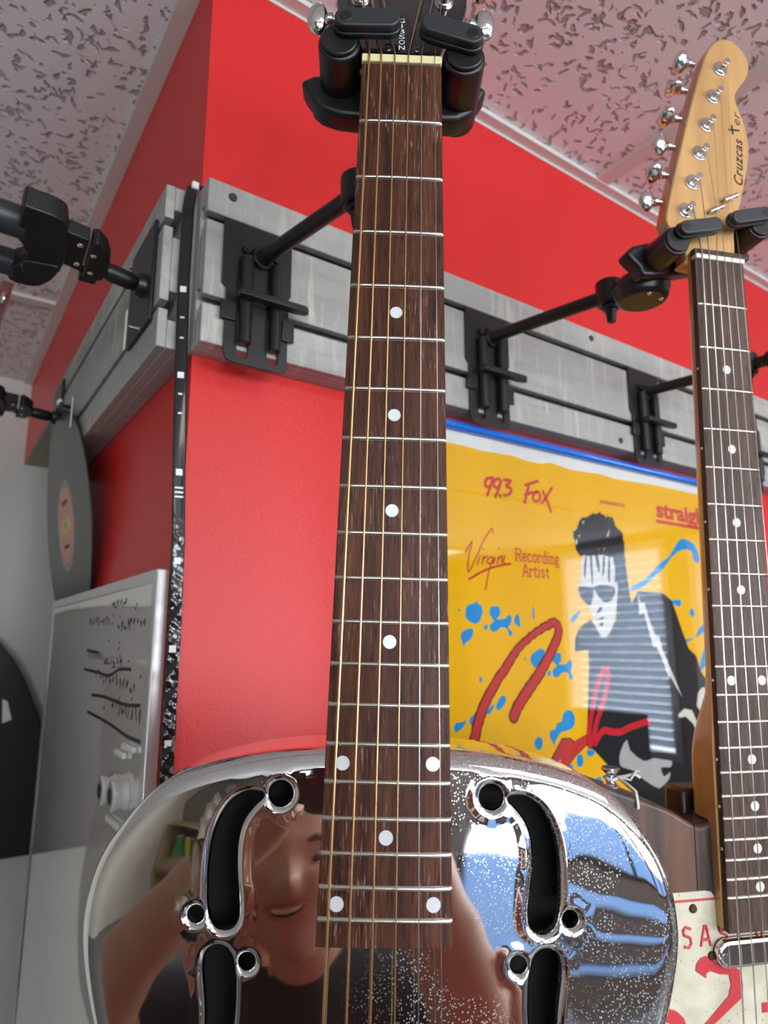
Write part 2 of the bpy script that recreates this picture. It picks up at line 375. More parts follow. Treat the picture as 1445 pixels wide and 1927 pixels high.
for axis, lst in (('y', front), ('x', side)):
    for (p, q, z0, z1) in lst:
        nw += 1; g = MB(); w = 45 if z1 - z0 > 300 else 12
        def bx(a0, a1, d0, d1, zz0, zz1, mb):
            if axis == 'y': mb.box(a0, a1, -3255 + d0, -3255 + d1, zz0, zz1)
            else: mb.box(3555 - d1, 3555 - d0, a0, a1, zz0, zz1)
        bx(p, p + w, 0, 60, z0, z1, g); bx(q - w, q, 0, 60, z0, z1, g); bx(p + w, q - w, 0, 60, z0, z0 + w, g); bx(p + w, q - w, 0, 60, z1 - w, z1, g)
        if q - p > 1000 and w > 20: bx((p + q) / 2 - 20, (p + q) / 2 + 20, 0, 50, z0 + w, z1 - w, g)
        f = struct('window_%d' % nw, g, FRAMED if axis == 'y' else FRAMEW)
        gg = MB(); bx(p + w, q - w, 20, 24, z0 + w, z1 - w, gg); part('pane', gg, GL, f, smooth=0)
        if axis == 'x':
            gg = MB(); z = z0 + w + 30
            while z < z1 - w:
                X = 3500 - 2; gg.add([(X, p + 20, z), (X, q - 20, z), (X - 20, q - 20, z + 43), (X - 20, p + 20, z + 43)], [(0, 1, 2, 3)]); z += 47
            gg.box(3474, 3499, p + 15, q - 15, z1 - w - 5, z1 - w + 25)
            tagp(part('window_blind', gg, BLIND, None, smooth=0), 'white horizontal slat blind hanging in front of side window %s' % ('nearest the red wall', 'farther from the red wall')[int(nw == len(front) + 1)], 'window blind', 'window blinds')
def area(name, loc, rot, sx, sy, e, c=(1, 1, 1)):
    l = bpy.data.lights.new(name, 'AREA'); l.shape = 'RECTANGLE'; l.size = sx / 1000; l.size_y = sy / 1000; l.energy = e; l.color = c
    o = bpy.data.objects.new(name, l); COL.objects.link(o); o.location = wv(*loc); o.rotation_euler = rot; return o
SKYC = (.90, .95, 1)
for (p, q, z0, z1) in front[:5]:
    area('daylight', ((p + q) / 2, -3330, z0 * .35 + z1 * .65), (R(90), 0, 0), q - p, (z1 - z0) * .7, DAYLIGHT * (q - p) * (z1 - z0) / 1e6 * 1.6, SKYC)
for (p, q, z0, z1) in side:
    area('daylight', (3640, (p + q) / 2, (z0 + z1) / 2), (R(90), 0, R(90)), q - p, z1 - z0, DAYLIGHT * (q - p) * (z1 - z0) / 1e6 * 1.8, SKYC)
# ceiling lights
DIFF = mat('lit prismatic diffuser', (.9, .9, .9), .5, emit=(1, .955, .87), es=TROFFER)
tl = thing('ceiling_light', 'flush fluorescent ceiling panel nearest the tall storefront door', 'ceiling light', (-1100, -2320, ZC), 'fluorescent ceiling panels')
g = MB(); X, Y = -1100, -2320
for a in ((X - 600, X + 600, Y - 300, Y - 285), (X - 600, X + 600, Y + 285, Y + 300), (X - 600, X - 585, Y - 285, Y + 285), (X + 585, X + 600, Y - 285, Y + 285)): g.box(*a, ZC - 6, ZC + 4)
part('frame', g, METALTRIM, tl); part('diffuser', MB().box(X - 585, X + 585, Y - 285, Y + 285, ZC - 3, ZC + 3), DIFF, tl, smooth=0)
for (x, y, lab) in ((480, -950, 'flush fluorescent ceiling panel just behind the photographer'), (900, -2450, 'flush fluorescent ceiling panel in front of the storefront windows'),
                    (2500, -2750, 'flush fluorescent ceiling panel in the corner of storefront and side windows')):
    c = copy_tree(tl); c.location = wv(x, y, ZC); c['label'] = lab

# ------------------------------------------------------------------ slat panels
def slat_panel(label, fn, a0, a1, m, loc):
    """fn(a, d, z): a along the wall, d distance off the wall"""
    t = thing('slat_panel', label, 'slat wall panel', loc, 'grey slat panels')
    def bb(mb, d0, d1, z0, z1, a=a0, b=a1):
        P, Q = fn(a, d0, z0), fn(b, d1, z1); mb.box(min(P[0], Q[0]), max(P[0], Q[0]), min(P[1], Q[1]), max(P[1], Q[1]), z0, z1)
    g = MB(); bb(g, .3, 14, 240, 389); part('backing', g, m, t, bevel=.6)
    for z0, z1 in ((358, 389), (282, 350), (240, 274)):
        g = MB(); lo = 0 if z0 == 240 else 9; hi = 0 if z1 == 389 else 9
        bb(g, 14, 23, z0 + lo, z1 - hi); bb(g, 23, 31, z0, z1)
        part('board', g, m, t, bevel=.9)
    return t
s1 = slat_panel('long weathered grey slat panel on the bright red wall right of the corner', lambda a, d, z: (a, RW - d, z), 159.5, 2300, SLATX, (159.5, RW, 240))
s2 = slat_panel('weathered grey slat panel on the shaded left wall, its grooved end beside the corner', lambda a, d, z: (LW - d, a, z), 522, 1066, SLATY, (LW, 522, 240))
SCREW = mat('dull screw head', (.10, .10, .09), .4, .8)
for (x, z, lab) in ((181, 378, 0), (655, 377, 0), (700, 251, 0)):
    g = MB(); g.cyl((x, 493.2, z), (x, 491.6, z), 4, 3.4, 18); g.cyl((x, 491.7, z), (x, 491.3, z), 1.7, 1.7, 6); part('screw', g, SCREW, s1)
g = MB(); g.cyl((132.2, 633, 361), (130.6, 633, 361), 4, 3.4, 18); part('screw', g, SCREW, s2)
for (y, z) in ((700, 395), ):
    g = MB(); g.ball((LW - 2, y, z), (3, 3, 3), 10, 8); tagp(part('wall_pin', g, CHROME2), 'small shiny pin in the dark red wall above the left slat panel', 'pin')

# ------------------------------------------------------------------ guitar hangers on the right wall
def capsule_block(mb, p, q, r, z0, z1, fn=lambda a, b, h: (a, b, h)): mb.prism(capsule(p, q, r), z0, z1, fn)
def rot_between(o, xdir, ydir, zdir): return Matrix((xdir, ydir, zdir)).transposed()
FRES = Matrix(((.8381, .0152, -.5454), (-.5451, -.0191, -.8382), (-.0231, .9997, -.0077))); TRES = Vector((179.53, 244.04, 305.17))
FTEL = Matrix(((.9237, -.0183, -.3826), (-.3830, -.0506, -.9223), (-.0025, .9985, -.0538))); TTEL = Vector((476.02, 236.01, 288.58))
def wall_bracket(t, x):
    """slotted steel plate hooked over the slat grooves, two tubes, cross lever"""
    x0, x1 = x - 32, x + 31
    pl = smooth_loop([(x0, 355), (x1, 355), (x1, 300), (x1 - 2, 297), (x1 - 2, 233), (x1 - 3.5, 229), (x1 - 8, 227), (x0 + 12, 227), (x0 + 6.5, 229), (x0 + 4, 234), (x0 + 4, 292), (x0, 296)], 1)
    holes = [capsule((x - 12, 237), (x - 12, 300), 5)[::-1], capsule((x + 15, 237), (x + 15, 300), 5)[::-1]]
    me = shape2d([pl] + holes, 31.6, 34.4, .5, 1)
    g = MB(); g.mesh(me, Matrix(((1, 0, 0, 0), (0, 0, -1, RW), (0, 1, 0, 0), (0, 0, 0, 1)))); g.box(x0 + 2, x1 - 2, RW - 34, RW - 22, 350.2, 355)
    part('wall_plate', g, PLATE, t, smooth=30)
    for dx in (-12, 15):
        g = MB(); g.cyl((x + dx, RW - 38, 322), (x + dx, RW - 38, 243), 5.6, 5.6, 18); part('tube', g, PLATE, t, bevel=.8)
        g = MB(); g.cyl((x + dx, RW - 34.5, 330), (x + dx, RW - 38, 330), 4.4, 3.6, 14); g.cyl((x + dx, RW - 38, 330), (x + dx, RW - 38.6, 330), 1.8, 1.8, 6); part('screw', g, PLATE, t)
    g = MB(); g.prism([(x - 22, 44), (x + 30, 44), (x + 39, 46), (x + 41, 50), (x + 37, 54), (x - 22, 53)], 279, 285, lambda a, b, h: (a, RW - b, h)); part('cross_lever', g, PLATE, t, bevel=1)
    for bb_ in ((x - 33, x - 19, RW - 37, RW - 34.4, 262, 279), (x + 22, x + 34, RW - 37, RW - 34.4, 256, 276)): part('side_tab', MB().box(*bb_), PLATE, t, bevel=1)
def wall_hanger(label, x, knob, link_end, group='wall hangers'):
    t = thing('guitar_hanger', label, 'guitar hanger', (x, RW - 31, 327), group)
    wall_bracket(t, x)
    a, b = Vector((x + 2, RW - 34, 327)), Vector(knob)
    g = MB(); g.tube([a, a + (b - a) * .06, b], [9, 6.6, 6.6], 22); g.tube([a, a + (b - a) * .035], [10.5, 10.5], 22); part('arm', g, PLATE, t, bevel=.5)
    g = MB(); g.cyl(b + Vector((0, 0, 13)), b + Vector((0, 0, -11)), 13, 12.4, 24); part('joint', g, PLASTIC, t, bevel=2, seg=3)
    g = MB(); g.cyl(b + Vector((0, 0, -11)), b + Vector((0, 0, -15)), 8, 8, 20); g.cyl(b + Vector((0, 0, -15)), b + Vector((0, 0, -28)), 6.2, 4.5, 6); part('clamp_knob', g, PLASTIC, t, bevel=.8)
    c = Vector(link_end); g = MB(); d = c - b; g.tube([b + d * .1, b + d * .35, b + d * .4, b + d * .7, c], [7, 7, 10, 10, 9], 20); part('neck_link', g, PLASTIC, t, bevel=.6)
    return t
def yoke(t, F, T, padL, padR, cL, cR, zb, zf, blk, rp=5.8):
    """yoke in the frame of the neck it carries: posts either side, back block, two swinging gates"""
    base = off_of(t); to = lambda p: F @ Vector(p) + T
    g = MB(); me = shape2d([blk], zb - 15, zb, 3, 3); g.mesh(me, Matrix.Identity(4))
    k = MB()
    for (cx, cy) in (cL, cR): k.cyl((cx, cy, zb - 20), (cx, cy, zf - 6), 12.5, 11.5, 28)
    g.v += k.v; n0 = len(g.v) - len(k.v); g.f += [tuple(i + n0 for i in f) for f in k.f]; g.m += k.m
    part('yoke', g.xf(to), PLASTIC, t, bevel=1.6, seg=3, smooth=40)
    for (p, q), (cx, cy) in ((padL, cL), (padR, cR)):
        g = MB(); g.cyl((cx, cy, zf - 6), (cx, cy, zf - 3.6), 10, 10, 28); g.prism(capsule(p, q, rp + 1), zf - 4, zf - .6)
        h = part('gate', g.xf(to), PLASTIC, t, bevel=.8)
        g = MB(); g.prism(capsule(p, q, rp, 12), zf - 1, zf + 4); part('gate_pad', g.xf(to), RUBBER, h, bevel=1.0, seg=3)
        g = MB(); e = p if (Vector(p) - Vector((cx, cy))).length < (Vector(q) - Vector((cx, cy))).length else q
        g.cyl((*e, zf + 3.8), (*e, zf + 4.25), 3.4, 3.2, 22); part('pivot_cap', g.xf(to), PLASTIC, h, bevel=.2)
def rounded(x0, x1, y0, y1, r):
    o = []
    for cx, cy, a in ((x1 - r, y1 - r, 0), (x0 + r, y1 - r, 90), (x0 + r, y0 + r, 180), (x1 - r, y0 + r, 270)):
        for k in range(6): u = R(a + 18 * k); o.append((cx + r * math.cos(u), cy + r * math.sin(u)))
    return o
h1 = wall_hanger('black guitar hanger nearest the wall corner, gripping the chrome resonator guitar', 206, (231, 370, 327), (210, 300, 312), 'guitar hangers on the long slat panel')
yoke(h1, FRES, TRES, ((-30.5, 20.5), (-7.4, 21.2)), ((15.6, 19.2), (37.0, 12.8)), (-34, 14), (34, 8), -27, 4.5, smooth_loop([(-50, 18), (44, 17), (43.5, 2), (41, -3), (36, -7), (27, -9), (-25, -9), (-40, -6.5), (-47, -3), (-51, 3)], 3))
h2 = wall_hanger('black guitar hanger gripping the amber necked electric guitar', 474, (508, 358, 327), (497, 300, 322), 'guitar hangers on the long slat panel')
c14, s14 = math.cos(R(15)), math.sin(R(15)); F2 = FTEL @ Matrix(((c14, -s14, 0), (s14, c14, 0), (0, 0, 1))); T2 = TTEL + FTEL @ Vector((0, 26, 0))
yoke(h2, F2, T2, ((-34, 2), (-7.5, 1.5)), ((14, 4.5), (40, 4.5)), (-38, -3), (41, 0), -27, 5, smooth_loop([(-55, 10), (50, 10), (50, -8), (42, -18), (-44, -18), (-55, -8)], 3), 5.4)
g = MB(); p = Vector((470, 300, 296)); g.cyl((p.x, p.y, p.z), (p.x, p.y, p.z - 14), 24, 20, 26); part('swivel_base', g, PLASTIC, h2, bevel=3)
for dx in (-8, 8): part('rivet', MB().ball((p.x + dx, p.y - 12, p.z - 14), (2, 2, 1.4), 12, 8), CHROME2, h2)
h3 = wall_hanger('empty black guitar hanger half hidden behind the amber guitar neck', 754, (770, 365, 322), (770, 300, 318), 'guitar hangers on the long slat panel')
c30, s30 = math.cos(R(0)), math.sin(R(0)); F3 = Matrix(((1, 0, 0), (0, 0, -1), (0, 1, 0)))
yoke(h3, F3, Vector((770, 262, 312)), ((-34, 2), (-8, 1.5)), ((8, 4.5), (34, 4.5)), (-38, 0), (38, 0), -27, 5, rounded(-50, 50, -16, 12, 8), 5.4)
h4 = thing('guitar_hanger', 'black hanger wall bracket at the right edge, right of the amber neck', 'guitar hanger', (1010, RW - 31, 327), 'guitar hangers on the long slat panel')
wall_bracket(h4, 1016)

# ------------------------------------------------------------------ swivel hangers on the left wall, seen from below
def poly_up(mb, pts, z0, z1): mb.prism(pts, z0, z1)
lh = thing('guitar_hanger', 'large black swivel hanger on the near end of the shaded left slat panel', 'guitar hanger', (132, 572, 318), 'swivel hangers on the left slat panel')
g = MB(); g.box(128.5, 131.8, 536, 612, 268, 362); g.box(128.6, 138, 540, 608, 351, 356); part('wall_plate', g, PLATE, lh, bevel=1)
g = MB(); g.tube([(129, 560, 309), (121, 559, 309)], [11, 9], 22); g.tube([(121, 559, 309), (116, 558, 309), (98, 553, 309), (92, 552, 309)], [6, 7.6, 7.6, 5], 22); part('arm', g, PLASTIC, lh, bevel=.6)
g = MB(); poly_up(g, [(79.2, 562), (76, 509), (80.0, 506.0), (88.1, 515.2), (94.0, 530.2), (95.5, 544.3), (94.5, 560.1), (87.1, 566), (79.5, 563.0)], 303, 317); g.box(77, 91, 560, 572, 303.5, 313); part('swivel_plate', g, PLASTIC, lh, bevel=1.4, seg=3)
g = MB(); poly_up(g, [(58, 504.6), (74.2, 507), (77, 558.0), (61.7, 552.3), (50, 556)], 304, 316); part('swivel_plate', g, PLASTIC, lh, bevel=1.2, seg=3)
BRIGHT = mat('bright screw head', (.85, .82, .72), .25, .9)
for (x, y) in ((69.1, 516.1), (80.9, 525.6), (71.8, 545.4), (83.8, 553.5)): part('screw', MB().ball((x, y, 303.3), (2.5, 2.7, 1.2), 16, 8), BRIGHT, lh)
g = MB(); poly_up(g, smooth_loop([(27.7, 526), (26.1, 486), (32.7, 482.8), (51.1, 485.4), (56.8, 497.4), (62, 530), (61.4, 560), (56.3, 584), (46.6, 597.9), (28.4, 596.5), (28.0, 575.3), (34.7, 563.4), (35.6, 548), (30.9, 533)], 3), 300, 317); part('yoke', g, PLASTIC, lh, bevel=3, seg=3)
g = MB(); poly_up(g, smooth_loop([(34, 556), (48, 552), (60, 550), (60, 560), (47, 566), (42, 574), (36, 572)], 2), 297.5, 301); part('ridge', g, PLASTIC, lh, bevel=1.4)
for y, r0 in ((519, 12), (583, 11)):
    g = MB(); g.tube([(31, y, 309), (10, y - 1, 309), (-38, y - 3, 309)], [r0, r0, r0], 26); g.ball((-38, y - 3, 309), r0, 22, 12); part('prong_pad', g, RUBBER, lh)
for k in range(3): part('rib', MB().tube([(33 + 4 * k, 485, 313), (33.5 + 4 * k, 497, 299.6)], 1.0, 8), PLASTIC, lh)
lf = copy_tree(lh); lf.location = wv(132, 572 + 464, 318 + 13); lf['label'] = 'black swivel hanger on the far end of the left slat panel beside the record'
# small white label hooks in the lower groove
TAG = mat('white card strip', (.78, .77, .72), .5)
def price_hook(y, lab):
    t = thing('label_hook', lab, 'label hook', (132, y, 278), 'white label hooks on the left slat panel')
    part('card', MB().box(120.6, 121.4, y - 11, y - 5, 256, 294), TAG, t, bevel=.3)
    part('hook', MB().tube([(136, y - 8, 280), (128, y - 8, 280), (121.4, y - 8, 280), (121.4, y - 8, 270)], .8, 8), CHROME2, t)
price_hook(592, 'white card hook in the left slat groove beside the near swivel hanger'); price_hook(850, 'white card hook in the left slat groove just in front of the record')

# ------------------------------------------------------------------ LED strip down the corner
led = thing('led_strip', 'glossy black LED light strip running down the wall corner', 'LED strip', (158, 519, -400))
path = [(166, 522.5, 396), (160, 519.5, 397), (153, 517.5, 391), (150.5, 516.5, 370), (150.3, 516, 300), (152, 516, 240), (153, 515.5, 200), (155.5, 515.5, 140), (158.5, 515.5, 80), (159.6, 515.5, 20), (159.8, 515.3, -60), (160.0, 515.5, -150), (160.4, 515.5, -400), (160.6, 515.5, -1200)]
n = 420; L = MB(); cum = [0]
for a, b in zip(path, path[1:]): cum.append(cum[-1] + (Vector(b) - Vector(a)).length)
def along(s):
    for k in range(len(path) - 1):
        if s <= cum[k + 1]: u = (s - cum[k]) / (cum[k + 1] - cum[k]); return Vector(path[k]).lerp(Vector(path[k + 1]), u)
    return Vector(path[-1])
vs = []; rr = random.Random(7); ph = [rr.uniform(0, 6) for _ in range(9)]
TOTAL = min(cum[-1], 760)
for i in range(n + 1):
    s = TOTAL * i / n; c = along(s); wob = max(0, min(1, (s - 300) / 120))
    tw = .12 * math.sin(s * .021 + ph[0]) + wob * (.16 * math.sin(s * .19 + ph[1]) + .15 * math.sin(s * .43 + ph[2]))
    side_v = Vector((math.cos(R(-18) + tw), math.sin(R(-18) + tw), 0)); nrm = Vector((side_v.y, -side_v.x, 0))
    w = 4.9 if i > 12 else 4.2
    for k in range(7):
        u = -1 + k / 3; bulge = wob * (1.1 * math.sin(s * .31 + 2.2 * u + ph[3]) + .9 * math.sin(s * .83 - 3 * u + ph[4]) + .6 * math.sin(s * 1.7 + 5 * u)) + .5 * (1 - u * u)
        vs.append(c + side_v * (u * w) + nrm * bulge * .55)
L.add(vs, [(i * 7 + k, i * 7 + k + 1, (i + 1) * 7 + k + 1, (i + 1) * 7 + k) for i in range(n) for k in range(6)])
tape = part('tape', L, BLACKGLOSS, led, smooth=80)
mo = tape.modifiers.new('solid', 'SOLIDIFY'); mo.thickness = .0006; mo.offset = 1
def chipat(s, hw, hh, m, nm, dx=0):
    i = int(s / TOTAL * n); row = [Vector(v) for v in vs[i * 7:i * 7 + 7]]; c = row[3]; sd = (row[6] - row[0]).normalized(); dn = (Vector(vs[min(i + 3, n) * 7 + 3]) - Vector(vs[max(i - 3, 0) * 7 + 3])).normalized(); nr = sd.cross(dn)
    if nr.y > 0: nr = -nr
    c = c + nr * .8 + sd * dx; g = MB(); g.add([c + sd * a * hw + dn * b_ * hh + nr * z for z in (0, 1.1) for (a, b_) in ((-1, -1), (1, -1), (1, 1), (-1, 1))], [(3, 2, 1, 0), (4, 5, 6, 7), (0, 1, 5, 4), (1, 2, 6, 5), (2, 3, 7, 6), (3, 0, 4, 7)]); return part(nm, g, m, tape)
for z in (298, 221, 139, 70, 2, -66): chipat(min(TOTAL - 5, 397 - z + 17), 2.5, 2.6, LEDW, 'led_chip')
for z in (272, 254, 205, 188, 128, 124, 120): chipat(397 - z + 17, 1.6 if z > 130 else 3.2, .7, LEDW, 'solder_pad', 0)
part('wire_clip', MB().box(152, 158, 514, 518, 389, 396), LEDW, led, bevel=1)

# ------------------------------------------------------------------ vinyl record
rec = thing('vinyl_record', 'black vinyl record with a salmon and yellow label hanging on the left slat panel', 'record', (162.6, 932, 3), rot=Matrix.Rotation(R(-7.9), 3, 'Y'))
VIN, t, b = newmat('black grooved vinyl'); v = coords(t, (1, 1, 1))
sx = t.nodes.new('ShaderNodeVectorMath'); sx.operation = 'LENGTH'; t.links.new(v, sx.inputs[0])
b.inputs['Base Color'].default_value = (.03, .03, .032, 1); b.inputs['Roughness'].default_value = .33
def disc(r, h0, h1, n=96): return MB().prism(circle(0, 0, r, n), h0, h1, lambda a, c, h: (-h, a, c))
CZ = 150
def up152(mb): return mb.xf(lambda p: Vector((p.x, p.y, p.z + CZ)))
part('disc', up152(disc(149.5, 0, 1.8)), VIN, rec, bevel=.5)
LABEL = mat('salmon record label', (.66, .30, .22), .5); LABELY = mat('yellow band on the label', (.62, .50, .18), .5)
lb = part('label', up152(disc(50, 1.8, 2.1)), LABEL, rec)
part('label_band', MB().prism([(-34, -9 + CZ), (34, -9 + CZ), (34, 9 + CZ), (-34, 9 + CZ)], 2.1, 2.25, lambda a, c, h: (-h, a, c)), LABELY, lb)
part('spindle_hole', up152(disc(3.6, 2.2, 2.4, 20)), INK, lb)
part('title_print', MB().prism([(-20, 27 + CZ), (20, 27 + CZ), (17, 33 + CZ), (-17, 33 + CZ)], 2.1, 2.2, lambda a, c, h: (-h, a, c)), INK, lb)
part('title_print', MB().prism([(-16, -30 + CZ), (16, -30 + CZ), (18, -25 + CZ), (-18, -25 + CZ)], 2.1, 2.2, lambda a, c, h: (-h, a, c)), INK, lb)
VS = mat('smooth vinyl ring', (.05, .05, .053), .2)
part('dead_wax', up152(disc(60, 1.8, 1.95)), VS, rec)
hk = thing('record_hook', 'black clip with a pale tip holding the top of the vinyl record', 'hook', (129, 945, 300))
g = MB(); g.tube([(134, 935, 312), (122, 935, 312), (117, 932, 303), (117, 928, 290)], 2.6, 10); g.box(117, 122, 915, 950, 297, 311); part('clip', g, PLASTIC, hk, bevel=1)
part('tip', MB().ball((119, 933, 315), (4, 8, 5), 14, 8), TAG, hk)

# ------------------------------------------------------------------ whiteboard
wb = thing('whiteboard', 'glossy whiteboard in a silver frame covered in black marker scribble on the left wall', 'whiteboard', (LW, 803, -840))
WBX0 = 152.0; y0, y1, z0, z1 = 546, 1061, -840, 60.6
g = MB()
g.box(WBX0, LW - .3, y0, y0 + 11, z0, z1).box(WBX0, WBX0 + 2.6, y1 - 11, y1, z0, z1).box(WBX0, WBX0 + 2.6, y0 + 11, y1 - 11, z1 - 11, z1).box(WBX0, WBX0 + 2.6, y0 + 11, y1 - 11, z0, z0 + 11)
part('frame', g, ALU, wb, bevel=1.2)
WBM = mat('glossy melamine board', (.72, .67, .62), .035, coat=1, coat_r=.02)
surf = part('writing_surface', MB().box(WBX0 + 1, WBX0 + 2.4, y0 + 11, y1 - 11, z0 + 11, z1 - 11), WBM, wb, smooth=0)
YZ = lambda a, b_, h: (WBX0 + 1 - h, a, b_)
g = MB()
for s_ in ([(805, -26.5), (737, -27.8), (688, -29.1), (648, -22.2), (608, -21.1)], [(757, -51), (707, -49.5), (662, -50.2), (616, -51.1), (572, -48.5)], [(770, -68.9), (706, -70.4), (655, -72.6), (609, -75.7), (565, -75.7)], [(800, -6), (770, -7), (740, -8)]):
    stroke(g, s_, 3.0, 0, .25, YZ)
rr = random.Random(11)
for (ya, za, yb, zb, hgt, k) in ((700, 36, 640, 36, 9, 7), (800, 22, 700, 18, 12, 9), (655, 14, 572, 12, 13, 8), (790, -14, 640, -20, 11, 12), (756, -34, 585, -40, 13, 13), (668, -58, 566, -62, 17, 9)):
    for i in range(k):
        u = (i + .2) / k; cy = ya + (yb - ya) * u; cz = za + (zb - za) * u; w_ = abs(yb - ya) / k * .7
        pts = [(cy - w_ * rr.random(), cz + hgt * (rr.random() - .1) * .8) for _ in range(4)]
        stroke(g, pts, 1.7, 0, .22 + .002 * i, YZ)
for _ in range(26): y_ = rr.uniform(575, 700); z_ = rr.uniform(-62, 40); g.prism(circle(y_, z_, 1.5, 8), 0, .2, YZ)
part('marker_writing', g, INK, surf, smooth=0)
CLEAR = mat('pale clear magnet', (.6, .6, .58), .12, coat=1); DARKM = mat('dark magnet core', (.03, .03, .03), .3)
mgrp = 'pale bars on the whiteboard'
for k, (ya, z_, h_) in enumerate(((632, -122, 17), (595, -120, 17))):
    m_ = thing('board_magnet', ('clear barrel magnet on the whiteboard, farther from the corner', 'clear barrel magnet on the whiteboard, nearer the corner')[k], 'magnet', (WBX0 + 1, ya, z_ - h_ / 2))
    part('shell', MB().tube([(WBX0 + 1, ya, z_), (WBX0 - 4, ya, z_), (WBX0 - 10, ya, z_), (WBX0 - 12, ya, z_)], [13, 10.5, 12.5, 11.5], 30), CLEAR, m_, bevel=.8)
    part('core', MB().cyl((WBX0 - 11, ya, z_), (WBX0 - 12.4, ya, z_), 6.5, 6.5, 24), DARKM, m_, bevel=.5)
for ya, yb, z_, lab in ((632, 600, -90, 'upper white bar above the two barrel magnets'), (608, 572, -82, 'topmost short white bar near the board edge'), (645, 585, -146, 'white bar as a painted highlight below the two barrel magnets')):  # the lowest white bar is a highlight painted onto the board
    tagp(part('white_bar', MB().box(WBX0 - 3, WBX0 + 1, yb, ya, z_ - 3.5, z_ + 1.5), LEDW, bevel=1.2), lab, 'magnet', mgrp)

# ------------------------------------------------------------------ things on the white wall beyond the doorway
BP = mat('matt black panel', (.006, .006, .006), .5); REDP = mat('dark red inlay', (.25, .02, .02), .4)
pn = thing('black_panel', 'large black curved panel with a red patch on the white wall far left', 'wall panel', (150, 1798, -458))
out = smooth_loop([(292, -60), (281, -150), (262, -205), (236, -140), (205, -60), (168, -5), (120, 45), (40, 90), (-60, 110), (-300, 110), (-300, -458), (292, -458)], 1)
out = [(300, -458), (300, -215), (262, -207), (240, -150), (212, -85), (180, -30), (148, 8), (110, 40), (60, 66), (0, 84), (-80, 95), (-400, 95), (-400, -458)]
g = MB(); g.prism(out, 6, 40, lambda a, b_, h: (a, 1799 - h, b_)); part('board', g, BP, pn, bevel=3)
part('inlay', MB().prism([(60, -60), (150, -70), (162, -120), (158, -210), (60, -260)], 40, 42, lambda a, b_, h: (a, 1799 - h, b_)), REDP, pn)
part('sliver', MB().prism([(168, -120), (178, -125), (190, -165), (172, -172)], 40, 42, lambda a, b_, h: (a, 1799 - h, b_)), TAG, pn)

